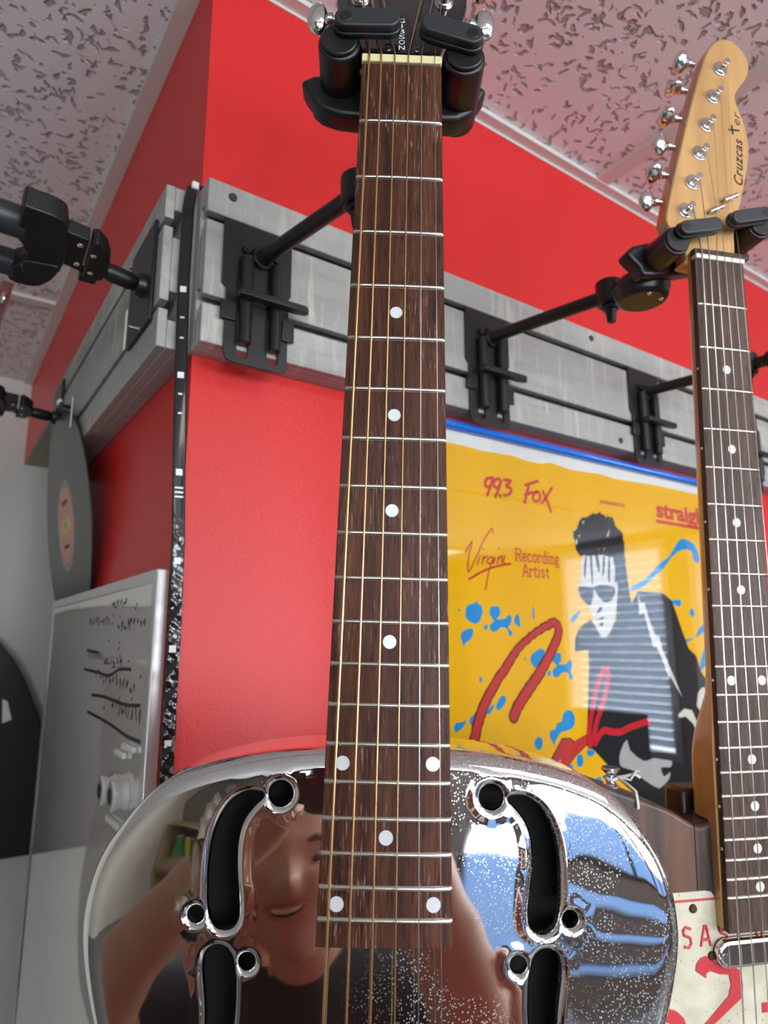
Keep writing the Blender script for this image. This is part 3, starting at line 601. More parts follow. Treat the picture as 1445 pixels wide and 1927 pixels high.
# ------------------------------------------------------------------ framed poster on the red wall
PO_WAVE=[(429.4,205.9),(455.6,206.2),(478.6,205.0),(523.7,207.1),(549.1,204.5),(569.3,204.5),(587.5,208.6),(621.2,205.1),(674.1,207.7),(708.7,205.8),(784.0,209.1),(902.2,209.6)]
PO_BLUE=[[(464.7,43.3),(467.3,40.3),(471.0,38.8),(472.4,34.9),(473.3,31.6),(471.1,28.7),(468.9,23.1),(462.3,19.9),(457.6,21.2),(451.8,23.7),(449.3,27.1),(449.4,32.1),(450.5,36.5),(454.5,39.4),(460.5,40.5)],[(442.9,10.7),(450.0,14.3),(456.7,15.7),(459.3,14.7),(458.7,9.8),(454.8,4.3),(448.8,1.0),(442.8,-7.5),(445.8,-2.7),(443.8,2.1),(442.5,6.4)],[(484.1,37.5),(490.4,38.8),(495.9,38.4),(497.7,33.9),(496.2,28.7),(492.2,26.3),(494.5,25.3),(504.0,26.2),(509.1,30.1),(513.5,29.1),(513.6,23.9),(510.9,19.3),(508.3,16.4),(514.3,12.4),(512.8,8.8),(508.8,9.5),(507.4,14.1),(503.6,16.9),(497.2,16.8),(492.3,13.4),(486.0,12.2),(481.9,15.5),(482.5,20.0),(488.1,23.4),(482.9,29.0),(482.4,34.0)],[(474.0,18.2),(479.4,19.7),(478.5,15.5),(476.1,13.8),(473.9,15.4)],[(518.7,28.6),(523.8,31.3),(526.3,23.0),(525.5,17.4),(521.5,19.4),(517.6,22.8)],[(545.9,39.3),(548.4,38.2),(548.5,26.9),(547.1,25.7),(545.6,30.4)],[(439.4,33.2),(441.2,34.8),(442.9,33.3),(441.1,31.7)],[(464.8,-34.7),(467.5,-31.8),(470.0,-34.8),(467.2,-37.9)],[(529.7,-15.3),(531.5,-13.7),(533.3,-15.3),(531.2,-17.1)],[(555.3,-4.8),(562.1,-7.2),(560.0,-11.9),(554.4,-18.8),(548.9,-24.5),(543.8,-23.8),(539.5,-18.6),(540.3,-12.9),(544.8,-9.4)],[(572.2,-13.2),(576.8,-9.9),(586.7,-9.8),(588.0,-15.8),(586.9,-19.3),(583.1,-21.6),(589.3,-22.3),(595.7,-21.9),(600.6,-17.7),(605.2,-18.4),(605.3,-24.4),(602.4,-30.4),(604.8,-34.0),(604.0,-38.8),(599.9,-38.1),(599.4,-33.3),(594.1,-30.8),(586.8,-31.8),(581.1,-35.8),(575.0,-35.0),(572.6,-30.8),(573.8,-27.4),(580.3,-23.4),(574.4,-19.1)],[(564.9,-29.5),(570.2,-28.5),(569.0,-33.1),(566.2,-34.8),(564.6,-32.4)],[(487.3,-60.7),(492.2,-54.0),(497.0,-51.5),(501.5,-53.3),(500.5,-58.7),(494.8,-63.8),(491.6,-65.6),(487.1,-64.0)],[(473.5,-65.9),(484.3,-59.0),(483.4,-63.2),(478.6,-68.3),(475.6,-68.7)],[(450.6,-73.9),(454.3,-69.0),(460.9,-68.3),(458.5,-73.4),(454.0,-77.8)],[(430.8,-77.8),(434.4,-74.4),(442.8,-74.0),(447.4,-72.5),(442.6,-79.1),(436.9,-82.2),(432.7,-83.0)],[(540.6,-99.5),(545.8,-95.5),(551.5,-97.6),(552.3,-103.7),(548.2,-108.9),(548.8,-112.3),(547.4,-108.8),(542.6,-107.3),(540.1,-102.7)],[(563.4,-96.8),(564.7,-91.3),(572.6,-89.6),(575.6,-84.1),(583.7,-82.3),(586.0,-75.6),(592.6,-71.3),(601.5,-72.9),(605.4,-81.4),(601.9,-89.3),(594.5,-92.2),(581.9,-93.6),(576.3,-97.8),(570.6,-104.1),(571.1,-108.6),(567.3,-102.7)],[(604.6,-121.7),(610.3,-118.2),(615.2,-121.5),(613.8,-130.6),(605.6,-130.9)],[(607.2,26.8),(611.3,31.3),(623.3,37.4),(622.9,33.4),(609.7,23.8)],[(589.7,-128.3),(597.6,-129.0),(595.8,-140.1),(587.0,-139.2)],[(629.7,-149.4),(642.8,-145.1),(645.9,-158.2),(634.5,-158.0)],[(720.3,65.0),(724.0,69.9),(743.8,76.7),(764.7,87.6),(786.8,103.1),(808.9,112.8),(833.6,135.6),(849.1,141.3),(874.3,134.8),(883.0,118.1),(877.7,109.1),(867.3,114.8),(865.2,125.4),(843.1,125.8),(816.0,113.3),(796.3,97.6),(770.8,84.0),(749.5,71.1),(733.0,66.5)],[(807.6,55.6),(828.9,57.4),(825.7,48.1),(810.4,51.7)],[(828.0,6.0),(853.5,8.1),(866.6,20.4),(885.0,29.0),(883.2,18.5),(861.2,10.1),(834.5,2.0)],[(860.0,-30.3),(868.6,-12.3),(881.9,-0.1),(878.4,-20.5),(871.0,-30.5),(861.1,-34.3)],[(846.1,40.5),(852.5,46.9),(858.9,40.9),(854.2,34.6)]]
PO_BLUE2=[[(848.4,-92.7),(865.8,-103.5),(860.8,-110.9),(854.2,-118.2),(849.0,-106.3)],[(621.6,-115.5),(634.7,-116.6),(632.9,-121.3),(624.9,-122.3)]]
PO_SIG1=[(448.6,-110.5),(457.2,-88.8),(464.4,-70.6),(475.5,-53.2),(488.4,-37.5),(504.8,-21.4),(520.1,-5.8),(537.3,5.7),(553.2,14.0),(569.3,20.7),(579.3,23.3),(585.3,19.1),(584.7,10.6),(576.5,-2.6),(563.0,-19.0),(548.2,-34.8),(532.3,-49.0),(520.2,-60.7),(510.8,-72.3)]
PO_SIG1W=[19,18,17,17,17,16,14,13,12,12,13,13,14,16,17,18,18,18,18]
PO_SIG2=[(627.3,-111.0),(627.7,-93.0),(636.7,-68.5),(645.4,-48.5),(658.1,-31.5),(666.7,-30.0),(665.3,-44.0),(654.6,-66.0),(641.7,-85.6),(634.8,-101.8),(635.4,-109.2),(642.8,-102.4),(652.9,-96.4),(666.4,-99.0),(683.3,-100.2),(701.2,-96.3),(737.9,-91.6)]
PO_SIG3=[[(559.2,-131.9),(563.4,-121.3),(575.5,-109.0),(583.1,-100.6),(595.5,-101.5),(600.6,-105.3),(609.9,-102.6),(622.3,-98.9),(622.4,-108.2),(612.5,-114.4),(601.1,-120.3),(589.7,-128.3),(582.4,-132.0),(573.6,-133.3),(579.6,-122.8),(579.9,-119.5),(572.5,-124.4),(568.5,-132.8)]]
PO_BLACK=[[(621.8,119.4),(619.9,128.4),(628.1,134.8),(631.6,142.6),(640.4,148.2),(649.1,150.1),(658.2,155.2),(664.6,155.2),(670.2,158.5),(681.5,153.5),(687.6,154.6),(697.1,152.8),(701.4,141.9),(713.2,137.1),(713.6,129.3),(715.2,121.6),(714.3,106.0),(717.3,79.2),(718.6,63.9),(721.5,48.8),(687.9,45.9),(688.0,73.8),(685.3,103.9),(639.1,102.4),(629.3,101.7),(623.1,108.5)],[(641.8,28.4),(655.6,12.5),(663.5,7.2),(675.5,12.7),(689.0,29.3),(692.6,47.9),(721.5,48.8),(735.9,64.7),(788.3,64.9),(807.6,55.6),(815.6,39.8),(826.1,15.9),(836.8,-6.0),(853.2,-16.1),(860.8,-36.3),(875.0,-50.7),(872.4,-80.4),(868.3,-103.7),(850.6,-117.9),(841.7,-128.6),(833.9,-154.2),(824.5,-189.9),(823.3,-278.7),(768.6,-252.1),(739.3,-196.7),(679.8,-155.7),(667.1,-144.4),(654.5,-133.2),(634.7,-116.6),(622.1,-110.6),(634.0,-25.8),(634.4,-6.8),(611.6,-8.4),(612.8,5.3),(620.5,17.5)]]
PO_FACE=[(633.3,100.2),(644.7,102.8),(691.3,104.3),(691.0,74.0),(696.8,72.4),(692.6,47.9),(686.1,29.2),(675.5,12.7),(663.5,7.2),(655.6,12.5),(646.0,28.5),(636.6,46.1),(626.3,52.8),(624.5,63.5),(629.6,74.5)]
PO_FBLACK=[[(624.7,65.3),(649.6,65.5),(664.1,69.3),(691.6,66.5),(683.3,52.2),(670.7,48.6),(662.4,52.0),(653.4,61.1),(650.8,63.7),(648.4,53.7),(643.4,44.5),(636.6,45.7),(626.9,52.9)],[(652.8,35.4),(657.0,40.4),(662.4,43.8),(664.8,41.9),(661.0,37.8),(654.4,34.4)],[(650.2,28.2),(657.3,29.2),(663.2,31.5),(666.4,29.8),(660.0,27.8)],[(656.5,21.5),(659.6,24.2),(664.8,25.6),(662.6,20.7)],[(647.5,103.0),(650.9,103.3),(650.7,77.4),(648.3,67.3),(647.3,77.3)],[(657.5,103.8),(662.5,104.1),(664.5,87.5),(660.6,85.4)],[(671.9,102.9),(675.6,102.3),(672.0,84.2),(667.9,78.4)],[(682.3,103.7),(685.1,102.9),(682.0,73.5),(678.5,79.0)],[(638.9,100.6),(641.7,100.8),(636.5,74.9),(634.6,83.8)]]
PO_WHITE=[[(735.8,63.7),(740.4,49.4),(747.0,51.6),(756.7,26.8),(767.1,7.7),(772.6,11.6),(778.1,-7.7),(794.3,-34.7),(813.1,-67.9),(790.1,-40.4),(786.5,-42.2),(776.5,-19.1),(765.5,-3.8),(759.1,-3.8),(745.3,38.1),(735.4,35.0)],[(849.0,-63.6),(855.2,-58.9),(861.1,-56.2),(873.6,-58.6),(872.4,-80.4),(869.0,-99.8),(851.9,-89.1),(843.6,-78.9)],[(799.8,-88.0),(814.5,-81.3),(831.4,-84.1),(845.5,-106.0),(851.8,-121.8),(842.8,-122.1),(832.1,-101.3),(816.4,-90.9),(802.6,-91.9)],[(683.8,132.5),(688.6,140.7),(685.7,130.7),(680.4,128.3)],[(622.3,115.8),(625.6,122.5),(626.5,116.1),(624.1,113.7)],[(628.7,125.6),(631.6,127.7),(630.6,123.0)],[(637.2,143.1),(641.6,145.5),(638.3,139.5)]]
PO_HAND=[(693.7,-109.6),(698.1,-122.0),(723.0,-136.3),(741.5,-134.5),(759.8,-138.0),(778.6,-141.5),(774.4,-148.3),(755.5,-146.5),(760.3,-157.5),(773.6,-153.6),(769.2,-162.0),(752.4,-169.0),(743.2,-167.9),(720.4,-156.8),(701.2,-144.5),(681.7,-139.2),(676.9,-132.0),(681.0,-120.5)]
PO_FOXS=[[(492.9,176.8),(483.7,174.1),(481.6,167.0),(486.0,165.6),(492.1,170.4),(494.3,177.6),(489.9,168.1),(484.3,156.7)],[(503.5,176.9),(496.8,175.0),(493.9,168.7),(498.2,166.3),(503.1,169.9),(505.6,176.6),(501.6,165.8),(495.9,156.2)],[(502.6,158.8),(503.3,157.7)],[(510.1,176.8),(520.9,177.4),(512.5,170.2),(519.1,169.1),(520.3,165.2),(514.6,160.5),(508.4,159.7)],[(563.5,182.9),(543.0,175.3)],[(548.6,175.0),(545.3,167.5),(540.9,155.1)],[(542.3,164.0),(553.9,168.6)],[(559.7,169.3),(555.1,165.6),(555.3,159.5),(561.9,159.3),(566.6,165.0),(564.0,169.9),(559.7,169.7)],[(571.5,171.9),(575.4,165.1),(579.3,158.3),(583.1,149.4)],[(586.7,178.1),(577.0,166.3),(568.5,158.0)]]
PO_VIRG=[[(450.9,92.2),(461.0,104.9),(455.6,88.9),(454.3,71.6),(466.5,89.7),(477.1,107.3),(489.1,120.7),(490.2,116.0)],[(471.0,90.0),(466.9,80.5)],[(475.5,97.8),(476.0,97.3)],[(476.4,90.4),(473.6,81.9)],[(475.0,86.6),(481.5,90.8)],[(489.0,90.4),(482.6,88.1),(481.1,83.3),(487.4,83.7),(490.2,89.5),(483.3,76.0),(477.4,55.0)],[(492.8,89.7),(489.9,83.0)],[(497.7,99.9),(498.7,99.4)],[(498.0,91.0),(495.1,83.3)],[(496.6,88.1),(503.2,92.4),(501.6,84.7)],[(507.2,92.7),(504.7,84.9),(514.6,84.6)],[(455.5,64.9),(470.8,72.5),(488.5,79.1),(514.6,84.6)]]
PO_TXT={'rec': [(523.0,90.9),(591.0,88.3),(523.4,98.7)],'art': [(532.3,74.8),(573.4,75.2),(532.7,82.9)],'pres': [(673.3,172.8),(722.2,172.7),(673.6,176.0)],'stra': [(789.4,167.6),(896.7,164.0),(794.5,184.6),(788.6,161.6),(896.0,160.1)]}

po = thing('framed_poster', 'yellow concert poster of a spiky haired guitarist in a bright blue frame', 'poster', (705, RW, -690))
PX0, PX1, PZ0, PZ1 = 398.0, 1010.0, -690.0, 229.5
BLUEF = mat('bright blue frame tube', (.006, .14, .62), .16, coat=.7); PAPER = mat('white poster paper', (.72, .72, .68), .7, spec=.08)
YEL = mat('poster yellow', (.78, .42, .001), .7, spec=.08); PBLUE = mat('poster blue', (.008, .24, .56), .7, spec=.08); PRED = mat('poster red', (.50, .030, .030), .7, spec=.08)
PBLK = mat('poster black', (.010, .010, .012), .7, spec=.08); PDK = mat('poster dark outline', (.11, .022, .014), .7, spec=.08); PSKIN = mat('poster pale grey', (.58, .55, .49), .7, spec=.08); PRED2 = mat('poster crimson lettering', (.56, .045, .05), .7, spec=.08); PRED3 = mat('poster bright red', (.50, .012, .02), .7, spec=.08)
PHAND = mat('poster mid grey', (.36, .35, .34), .7, spec=.08)
PY = 510.0
def PP(a, b, h): return (a, PY - h * .06, b)
g = MB()
for a in ((PX0, PX1, PZ1 - 9, PZ1), (PX0, PX1, PZ0, PZ0 + 9)): g.cyl((a[0], 506, (a[2] + a[3]) / 2), (a[1], 506, (a[2] + a[3]) / 2), 5.2, 5.2, 20)
for X in (PX0 + 4.5, PX1 - 4.5): g.cyl((X, 506, PZ0 + 4), (X, 506, PZ1 - 4), 5.2, 5.2, 20)
part('frame', g, BLUEF, po)
part('backing', MB().box(PX0 + 3, PX1 - 3, PY + .5, RW - .5, PZ0 + 3, PZ1 - 3), PAPER, po)
mats = [PAPER, YEL, PBLUE, PRED, PBLK, PDK, PSKIN, PRED2, PRED3, PHAND]
g = MB()
def lay(poly, h, mi): g.cur = mi; g.add([PP(a, b, h) for a, b in poly], [tuple(range(len(poly)))])
def laysm(poly, h, mi, k=3): lay(smooth_loop(poly, k), h, mi)
lay([(PX0 + 6, PZ0 + 6), (PX1 - 6, PZ0 + 6), (PX1 - 6, PZ1 - 6), (PX0 + 6, PZ1 - 6)], 0, 0)
wave = [(PX0 + 6, 207)] + PO_WAVE + [(950, 206), (PX1 - 6, 208)]
for a, b in zip(wave, wave[1:]): lay([(a[0], PZ0 + 10), (b[0], PZ0 + 10), b, a], 1, 1)
for k, q in enumerate(PO_BLUE): laysm(q, 2 + .05 * k, 2, 2)
for q in PO_BLUE: # thin pale halo left by the misregistered print
    pass
for q in PO_BLACK: lay(q, 5, 4)
for q in PO_BLUE2: laysm(q, 6, 2)
laysm(PO_FACE, 6, 6, 2)
for q in PO_FBLACK: laysm(q, 7, 4)
for q in PO_WHITE: lay(q, 7, 6)
laysm(PO_HAND, 7, 9, 2)
rr = random.Random(3)                                      # ragged hair edge
edge = [(q[0], q[1]) for q in PO_BLACK[0][:18]]
for k in range(70):
    u = rr.random() * (len(edge) - 1.01); i = int(u); p = Vector((*edge[i], 0)).lerp(Vector((*edge[i + 1], 0)), u - i); L_ = rr.uniform(2, 5.5); a_ = rr.uniform(0, 6.28)
    lay([(p.x - 1.2, p.y - 1), (p.x + 1.4, p.y - .6), (p.x + L_ * math.cos(a_) * .7, p.y + abs(L_ * math.sin(a_)) * .8)], 5.1 + k * .002, 4)
for k in range(26): p = (667 + rr.uniform(-3, 14), rr.uniform(72, 118) ); lay([p, (p[0] + rr.uniform(.8, 2.2), p[1] + .4), (p[0] + .6, p[1] + rr.uniform(1.5, 4))], 5.4 + k * .002, 1)
PRJ = None
def wig(pts, a, seed):
    r_ = random.Random(seed); d = smooth_loop(pts, 5, False); return [(x + r_.uniform(-a, a), y + r_.uniform(-a, a)) for x, y in d]
W1 = PO_SIG1W
W1 = [12, 12, 12, 11.5, 11, 10.5, 9, 8, 8.5, 9, 9.5, 10, 11.5, 12, 12.5, 13, 13, 13, 13]
LIFT = .012
g.cur = 5; stroke(g, wig(PO_SIG1, .7, 1), [w + 1.2 for w in W1], 0, 8, PP)
g.cur = 3; stroke(g, wig(PO_SIG1, .3, 2), [w - 2.2 for w in W1], 0, 9, PP)
for q in PO_SIG3:
    cx_ = sum(a for a, b in q) / len(q); cy_ = sum(b for a, b in q) / len(q)
    lay([(cx_ + (a - cx_) * 1.10, cy_ + (b - cy_) * 1.08) for a, b in q], 8, 5); lay(q, 9, 3)
g.cur = 8; stroke(g, PO_SIG2, 7.6, 0, 9.5, PP)
g.cur = 7
for q in PO_FOXS: stroke(g, q, 3.6, 0, 8, PP)
g.cur = 3
for q in PO_VIRG: stroke(g, q, 1.7 if len(q) < 8 else 1.5, 0, 8, PP)
stroke(g, PO_VIRG[-1], 2.4, 0, 8.2, PP)
def ptext(s, x, z, width, size, bold, mi, **k):
    me = text_mesh(s, size, bold, width=width, **k); g.cur = mi; g.mesh(me, Matrix(((1, 0, 0, x), (0, 0, -1, PY - .5), (0, 1, 0, z), (0, 0, 0, 1))))
SERIF = {  # slab-serif capitals and small letters as strokes on a 10-unit em
 'R': [[(1, 0), (1, 10)], [(1, 10), (5, 10), (6.6, 8.6), (6.6, 6.6), (5, 5.2), (1, 5.2)], [(4, 5.2), (6.8, 0)]], 'A': [[(1, 0), (4, 10), (7, 0)], [(2.2, 3.6), (5.8, 3.6)]],
 'e': [[(1, 3.4), (5, 3.4), (4.6, 5.8), (3, 6.6), (1.3, 5.4), (1, 3.2), (1.6, 1), (3.2, 0), (5, 1)]], 'c': [[(4.8, 5.4), (3, 6.6), (1.3, 5.2), (1, 3.2), (1.7, .9), (3.3, 0), (5, 1)]],
 'o': [[(3, 6.6), (1.2, 5.2), (1, 3.2), (1.6, 1), (3.2, 0), (5, 1.4), (5.3, 3.4), (4.6, 5.6), (3, 6.6)]], 'r': [[(1.6, 0), (1.6, 6.4)], [(1.6, 4.4), (3, 6.2), (4.6, 6)]],
 'd': [[(5, 0), (5, 10)], [(5, 5), (3.4, 6.6), (1.4, 5.4), (1, 3.2), (1.6, 1), (3.2, 0), (5, 1.4)]], 'i': [[(2, 0), (2, 6.4)], [(2, 8.6), (2.1, 9.2)]],
 'n': [[(1.4, 0), (1.4, 6.4)], [(1.4, 4.8), (3, 6.4), (4.6, 5.6), (4.8, 0)]], 'g': [[(3, 6.6), (1.3, 5.4), (1.3, 4), (2.6, 2.8), (4.4, 3.4), (4.8, 5.4), (3, 6.6)], [(2, 2.8), (1.4, 1.2), (4.6, .4), (5, -1.6), (3, -2.8), (1.2, -1.8), (1.8, .2)]],
 't': [[(2.4, 8.6), (2.4, 1.2), (3.4, .1), (4.4, .7)], [(.8, 6.4), (4.2, 6.4)]], 's': [[(4.4, 5.4), (2.8, 6.6), (1.3, 5.2), (2, 3.8), (4, 2.8), (4.6, 1.4), (3, 0), (1.1, 1.2)]]}
FEET = {'R': [(1, 0), (6.8, 0), (1, 10)], 'A': [(1, 0), (7, 0), (4, 10)], 'r': [(1.6, 0), (1, 6.4)], 'd': [(5, 0), (4.4, 10)], 'i': [(2, 0), (1.4, 6.4)], 'n': [(1.4, 0), (4.8, 0), (.9, 6.4)]}
ADV = {'R': 7.8, 'A': 8, 'i': 4, 't': 5, 'r': 5.2}
def slab(s, x, z, width, wgt=1.25):
    tot = sum(ADV.get(c, 6.2) for c in s); k = width / tot; g.cur = 7; px = x
    for c in s:
        for st in SERIF[c]: stroke(g, [(px + a * k, z + b * k) for a, b in st], wgt * k, 0, 8, PP)
        for a, b in FEET.get(c, []): stroke(g, [(px + (a - 1.3) * k, z + b * k), (px + (a + 1.3) * k, z + b * k)], .8 * k, 0, 8.1, PP)
        px += ADV.get(c, 6.2) * k
slab('Recording', 522.5, 88.8, 70.5); slab('Artist', 532.5, 72.4, 43)
slab_mats = None
ptext('presented by', 673.5, 170.6, 49, 8, .1, 7); ptext('straight', 789.5, 166, 130, 31, 1.1, 7)
g.cur = 7; stroke(g, [(789, 159.8), (920, 159.8)], 4.6, 0, 8, PP)
part('print', g, mats, po, smooth=0); LIFT = 0.0
part('glass', MB().box(PX0 + 6, PX1 - 6, 505.2, 506.4, PZ0 + 6, PZ1 - 6), GL, po, smooth=0)

# ------------------------------------------------------------------ shared guitar pieces
def fret_y(n, L): return -L * (1 - 2 ** (-n / 12))
def dneck(ys, w_of, dep_of, pw_of, ztop, seg=18):
    """neck back: D section lofted along y"""
    vs = []
    for y in ys:
        w, d, pw = w_of(y), dep_of(y), pw_of(y)
        for k in range(seg + 1):
            a = math.pi * k / seg; c, s = math.cos(a), math.sin(a)
            vs.append((-w * (abs(c) ** (2 / pw)) * (1 if c > 0 else -1), y, ztop - d * (s ** (2 / pw))))
    n = seg + 1; fs = [(i * n + k, i * n + k + 1, (i + 1) * n + k + 1, (i + 1) * n + k) for i in range(len(ys) - 1) for k in range(seg)]
    fs += [(i * n, (i + 1) * n, (i + 1) * n + seg, i * n + seg) for i in range(len(ys) - 1)] + [tuple(range(n)), tuple(range((len(ys) - 1) * n, len(ys) * n))]
    return MB().add(vs, fs)
def board_block(y0, y1, w0, w1, z0, z1, rad=305, n=10):
    """radiused fingerboard"""
    vs = []
    for y, w in ((y0, w0), (y1, w1)):
        for k in range(n + 1):
            x = -w + 2 * w * k / n; vs.append((x, y, z1 - (rad - math.sqrt(rad * rad - x * x)) * .6))
        vs += [(w, y, z0), (-w, y, z0)]
    m = n + 3; fs = [tuple(range(m)), tuple(range(m, 2 * m))] + [(k, (k + 1) % m, (k + 1) % m + m, k + m) for k in range(m)]
    return MB().add(vs, fs)
def crown(x, rad=305): return -(rad - math.sqrt(rad * rad - x * x)) * .6
def fret_mesh(y, w, h=1.15, hw=1.25):
    g = MB(); vs = []; xs = [-w + .2, -w + 1.3] + [-w + 1.3 + (2 * w - 2.6) * k / 8 for k in range(1, 8)] + [w - 1.3, w - .2]
    prof = [(-hw, 0), (-hw * .6, .75), (0, 1), (hw * .6, .75), (hw, 0)]
    for i, x in enumerate(xs):
        e = .25 if i in (0, len(xs) - 1) else 1
        for a, b in prof: vs.append((x, y + a, crown(x) + b * h * e))
    m = 5; g.add(vs, [(i * m + k, i * m + k + 1, (i + 1) * m + k + 1, (i + 1) * m + k) for i in range(len(xs) - 1) for k in range(m - 1)] + [tuple(range(m)), tuple(range((len(xs) - 1) * m, len(xs) * m))])
    return g
def dot(x, y, r): return MB().prism(circle(x, y, r, 28), -.4, .06, lambda a, b, h: (a, b, h + crown(a)))

# ------------------------------------------------------------------ chrome resonator guitar
rg = thing('resonator_guitar', 'chrome bodied resonator guitar with dark fingerboard hanging in the foreground', 'guitar', tuple(TRES), rot=FRES)
SC = 628.6
wres = lambda y: 21.4 + (26.72 - 21.4) * min(1, -y / SC) * 2
half = [(0, -352), (16, -352), (30, -352.3), (45, -353.3), (60, -355.3), (75, -358.5), (86, -361.8), (96, -366), (104, -371.5), (111.6, -379), (119, -388.7), (124.8, -398.4), (128.7, -410), (130.4, -424), (129.8, -435), (127.6, -446), (124.6, -457), (121, -468), (113, -492), (106, -520), (104, -545), (109, -572), (122, -600), (142, -632), (160, -662), (173, -698), (177, -735), (171, -778), (152, -815), (120, -842), (80, -857), (40, -863), (0, -864)]
full = half + [(-x, y) for x, y in half[-2:0:-1]]
def resample(lp, step):
    lp = [Vector((*p, 0)) for p in lp]; k = len(lp); cum = [0]
    for i in range(k): cum.append(cum[-1] + (lp[(i + 1) % k] - lp[i]).length)
    n = max(12, int(cum[-1] / step)); o = []; j = 0
    for i in range(n):
        s = cum[-1] * i / n
        while cum[j + 1] < s: j += 1
        q = lp[j].lerp(lp[(j + 1) % k], (s - cum[j]) / max(cum[j + 1] - cum[j], 1e-9)); o.append((q.x, q.y))
    return o
outer = resample(smooth_loop(full, 6), 2.6)
slotL = [(-54.3, -372.2), (-57.0, -370.9), (-62.4, -371.2), (-67.8, -374.3), (-71.7, -379.3), (-74.3, -385.4), (-75.8, -392.1), (-76.4, -399.6), (-76.4, -406.9), (-76.0, -414.1), (-74.9, -420.2), (-72.6, -424.4), (-69.1, -426.2), (-65.4, -425.6), (-63.1, -423), (-62.5, -418.7), (-63.2, -412.0), (-64.1, -406.0), (-64.8, -399.4), (-64.9, -392.0), (-64.0, -386.0), (-61.8, -380.7), (-58.2, -376.1)]
nodeL = (-69.2, -429.4)
refl = lambda lp, c: [(2 * c[0] - x, 2 * c[1] - y) for x, y in lp]
holesL = [smooth_loop(slotL, 3), smooth_loop(refl(slotL, nodeL), 3), circle(-46.9, -371.4, 5.1, 36), circle(-80.6, -420.4, 3.3, 28), circle(*refl([(-80.6, -420.4)], nodeL)[0], 3.3, 28), circle(*refl([(-46.9, -371.4)], nodeL)[0], 5.1, 36)]
holes = [resample(h, 1.15) for h in holesL]; holes += [[(-x, y) for x, y in h] for h in holes]
def inside(P, poly):
    x, y = P[:, 0], P[:, 1]; c = np.zeros(len(P), bool); q = np.array(poly); j = len(q) - 1
    for i in range(len(q)):
        xi, yi, xj, yj = *q[i], *q[j]
        if yi != yj: c ^= ((yi > y) != (yj > y)) & (x < (xj - xi) * (y - yi) / (yj - yi) + xi)
        j = i
    return c
def dist(P, poly):
    q = np.array(poly); a = q; b = np.roll(q, -1, 0); d = np.full(len(P), 1e9)
    for s in range(0, len(P), 4000):
        p = P[s:s + 4000, None, :]; ab = (b - a)[None]; t_ = np.clip(((p - a) * ab).sum(2) / (ab ** 2).sum(2), 0, 1)
        d[s:s + 4000] = np.sqrt(((p - a - ab * t_[..., None]) ** 2).sum(2)).min(1)
    return d
RO = 9.0; RH = 2.6
def body_top():
    bb = []; oa = np.array(outer); nrm = np.roll(oa, -1, 0) - np.roll(oa, 1, 0); nrm = np.stack([nrm[:, 1], -nrm[:, 0]], 1); nrm /= np.linalg.norm(nrm, axis=1)[:, None]
    if inside(oa[:1] + nrm[:1] * .5, outer)[0] == False: nrm = -nrm
    cand = []
    for d in (.25, .8, 1.6, 2.7, 4.0, 5.6, 7.4, 9.4, 12): cand.append((oa + nrm * d, d))
    pts = []
    for P, d in cand:
        dd = dist(P, outer); pts.append(P[(dd > d * .9) & inside(P, outer)])
    ring = []
    for h in holes:
        ha = np.array(h); n2 = np.roll(ha, -1, 0) - np.roll(ha, 1, 0); n2 = np.stack([n2[:, 1], -n2[:, 0]], 1); n2 /= np.linalg.norm(n2, axis=1)[:, None]
        if inside(ha[:1] + n2[:1] * .3, h)[0]: n2 = -n2
        for d in (.10, .45, 1.0, 1.7, 2.6, 3.6): ring.append((ha + n2 * d, d))
    alln = [np.array(h) for h in holes]
    for P, d in ring:
        dd = np.min([dist(P, h) for h in holes], 0); ok = dd > d * .9
        for h in holes: ok &= ~inside(P, h)
        pts.append(P[ok])
    gx, gy = np.meshgrid(np.arange(-132, 132, 2.6), np.arange(-500, -352, 2.6)); G = np.stack([gx.ravel(), gy.ravel()], 1)
    gx, gy = np.meshgrid(np.arange(-178, 178, 7), np.arange(-862, -500, 7)); G = np.concatenate([G, np.stack([gx.ravel(), gy.ravel()], 1)])
    ok = inside(G, outer) & (dist(G, outer) > 13.2)
    dh = np.min([dist(G, h) for h in holes], 0); ok &= dh > 4.4
    pts.append(G[ok]); P = np.concatenate(pts)
    co = [tuple(p) for p in outer]; edges = [(i, (i + 1) % len(outer)) for i in range(len(outer))]
    for h in holes:
        k = len(co); co += [tuple(p) for p in h]; edges += [(k + i, k + (i + 1) % len(h)) for i in range(len(h))]
    nb = len(co); co += [tuple(p) for p in P]
    V, E_, Fc, ov, oe, of = geometry.delaunay_2d_cdt([Vector(p) for p in co], edges, [], 0, 1e-4)
    V = np.array([tuple(v) for v in V]); Fc = np.array([f for f in Fc if len(f) == 3]); C = V[Fc].mean(1)
    keep = inside(C, outer)
    for h in holes: keep &= ~inside(C, h)
    Fc = Fc[keep]
    do = dist(V, outer); dh = np.min([dist(V, h) for h in holes], 0)
    z = -7.0 - np.where(do < RO, RO - np.sqrt(np.maximum(RO ** 2 - (RO - np.minimum(do, RO)) ** 2, 0)), 0) * .75 - 2.6 * np.exp(-do / 20)
    z = z - np.where(dh < RH, RH - np.sqrt(np.maximum(RH ** 2 - (RH - np.minimum(dh, RH)) ** 2, 0)), 0) + .35 * np.exp(-((dh - 3.2) / 1.3) ** 2)
    return V, Fc, z, ov
V_, F_, Z_, OV = body_top()
g = MB(); g.add([(a, b, c) for (a, b), c in zip(V_, Z_)], [tuple(int(i) for i in f) for f in F_])
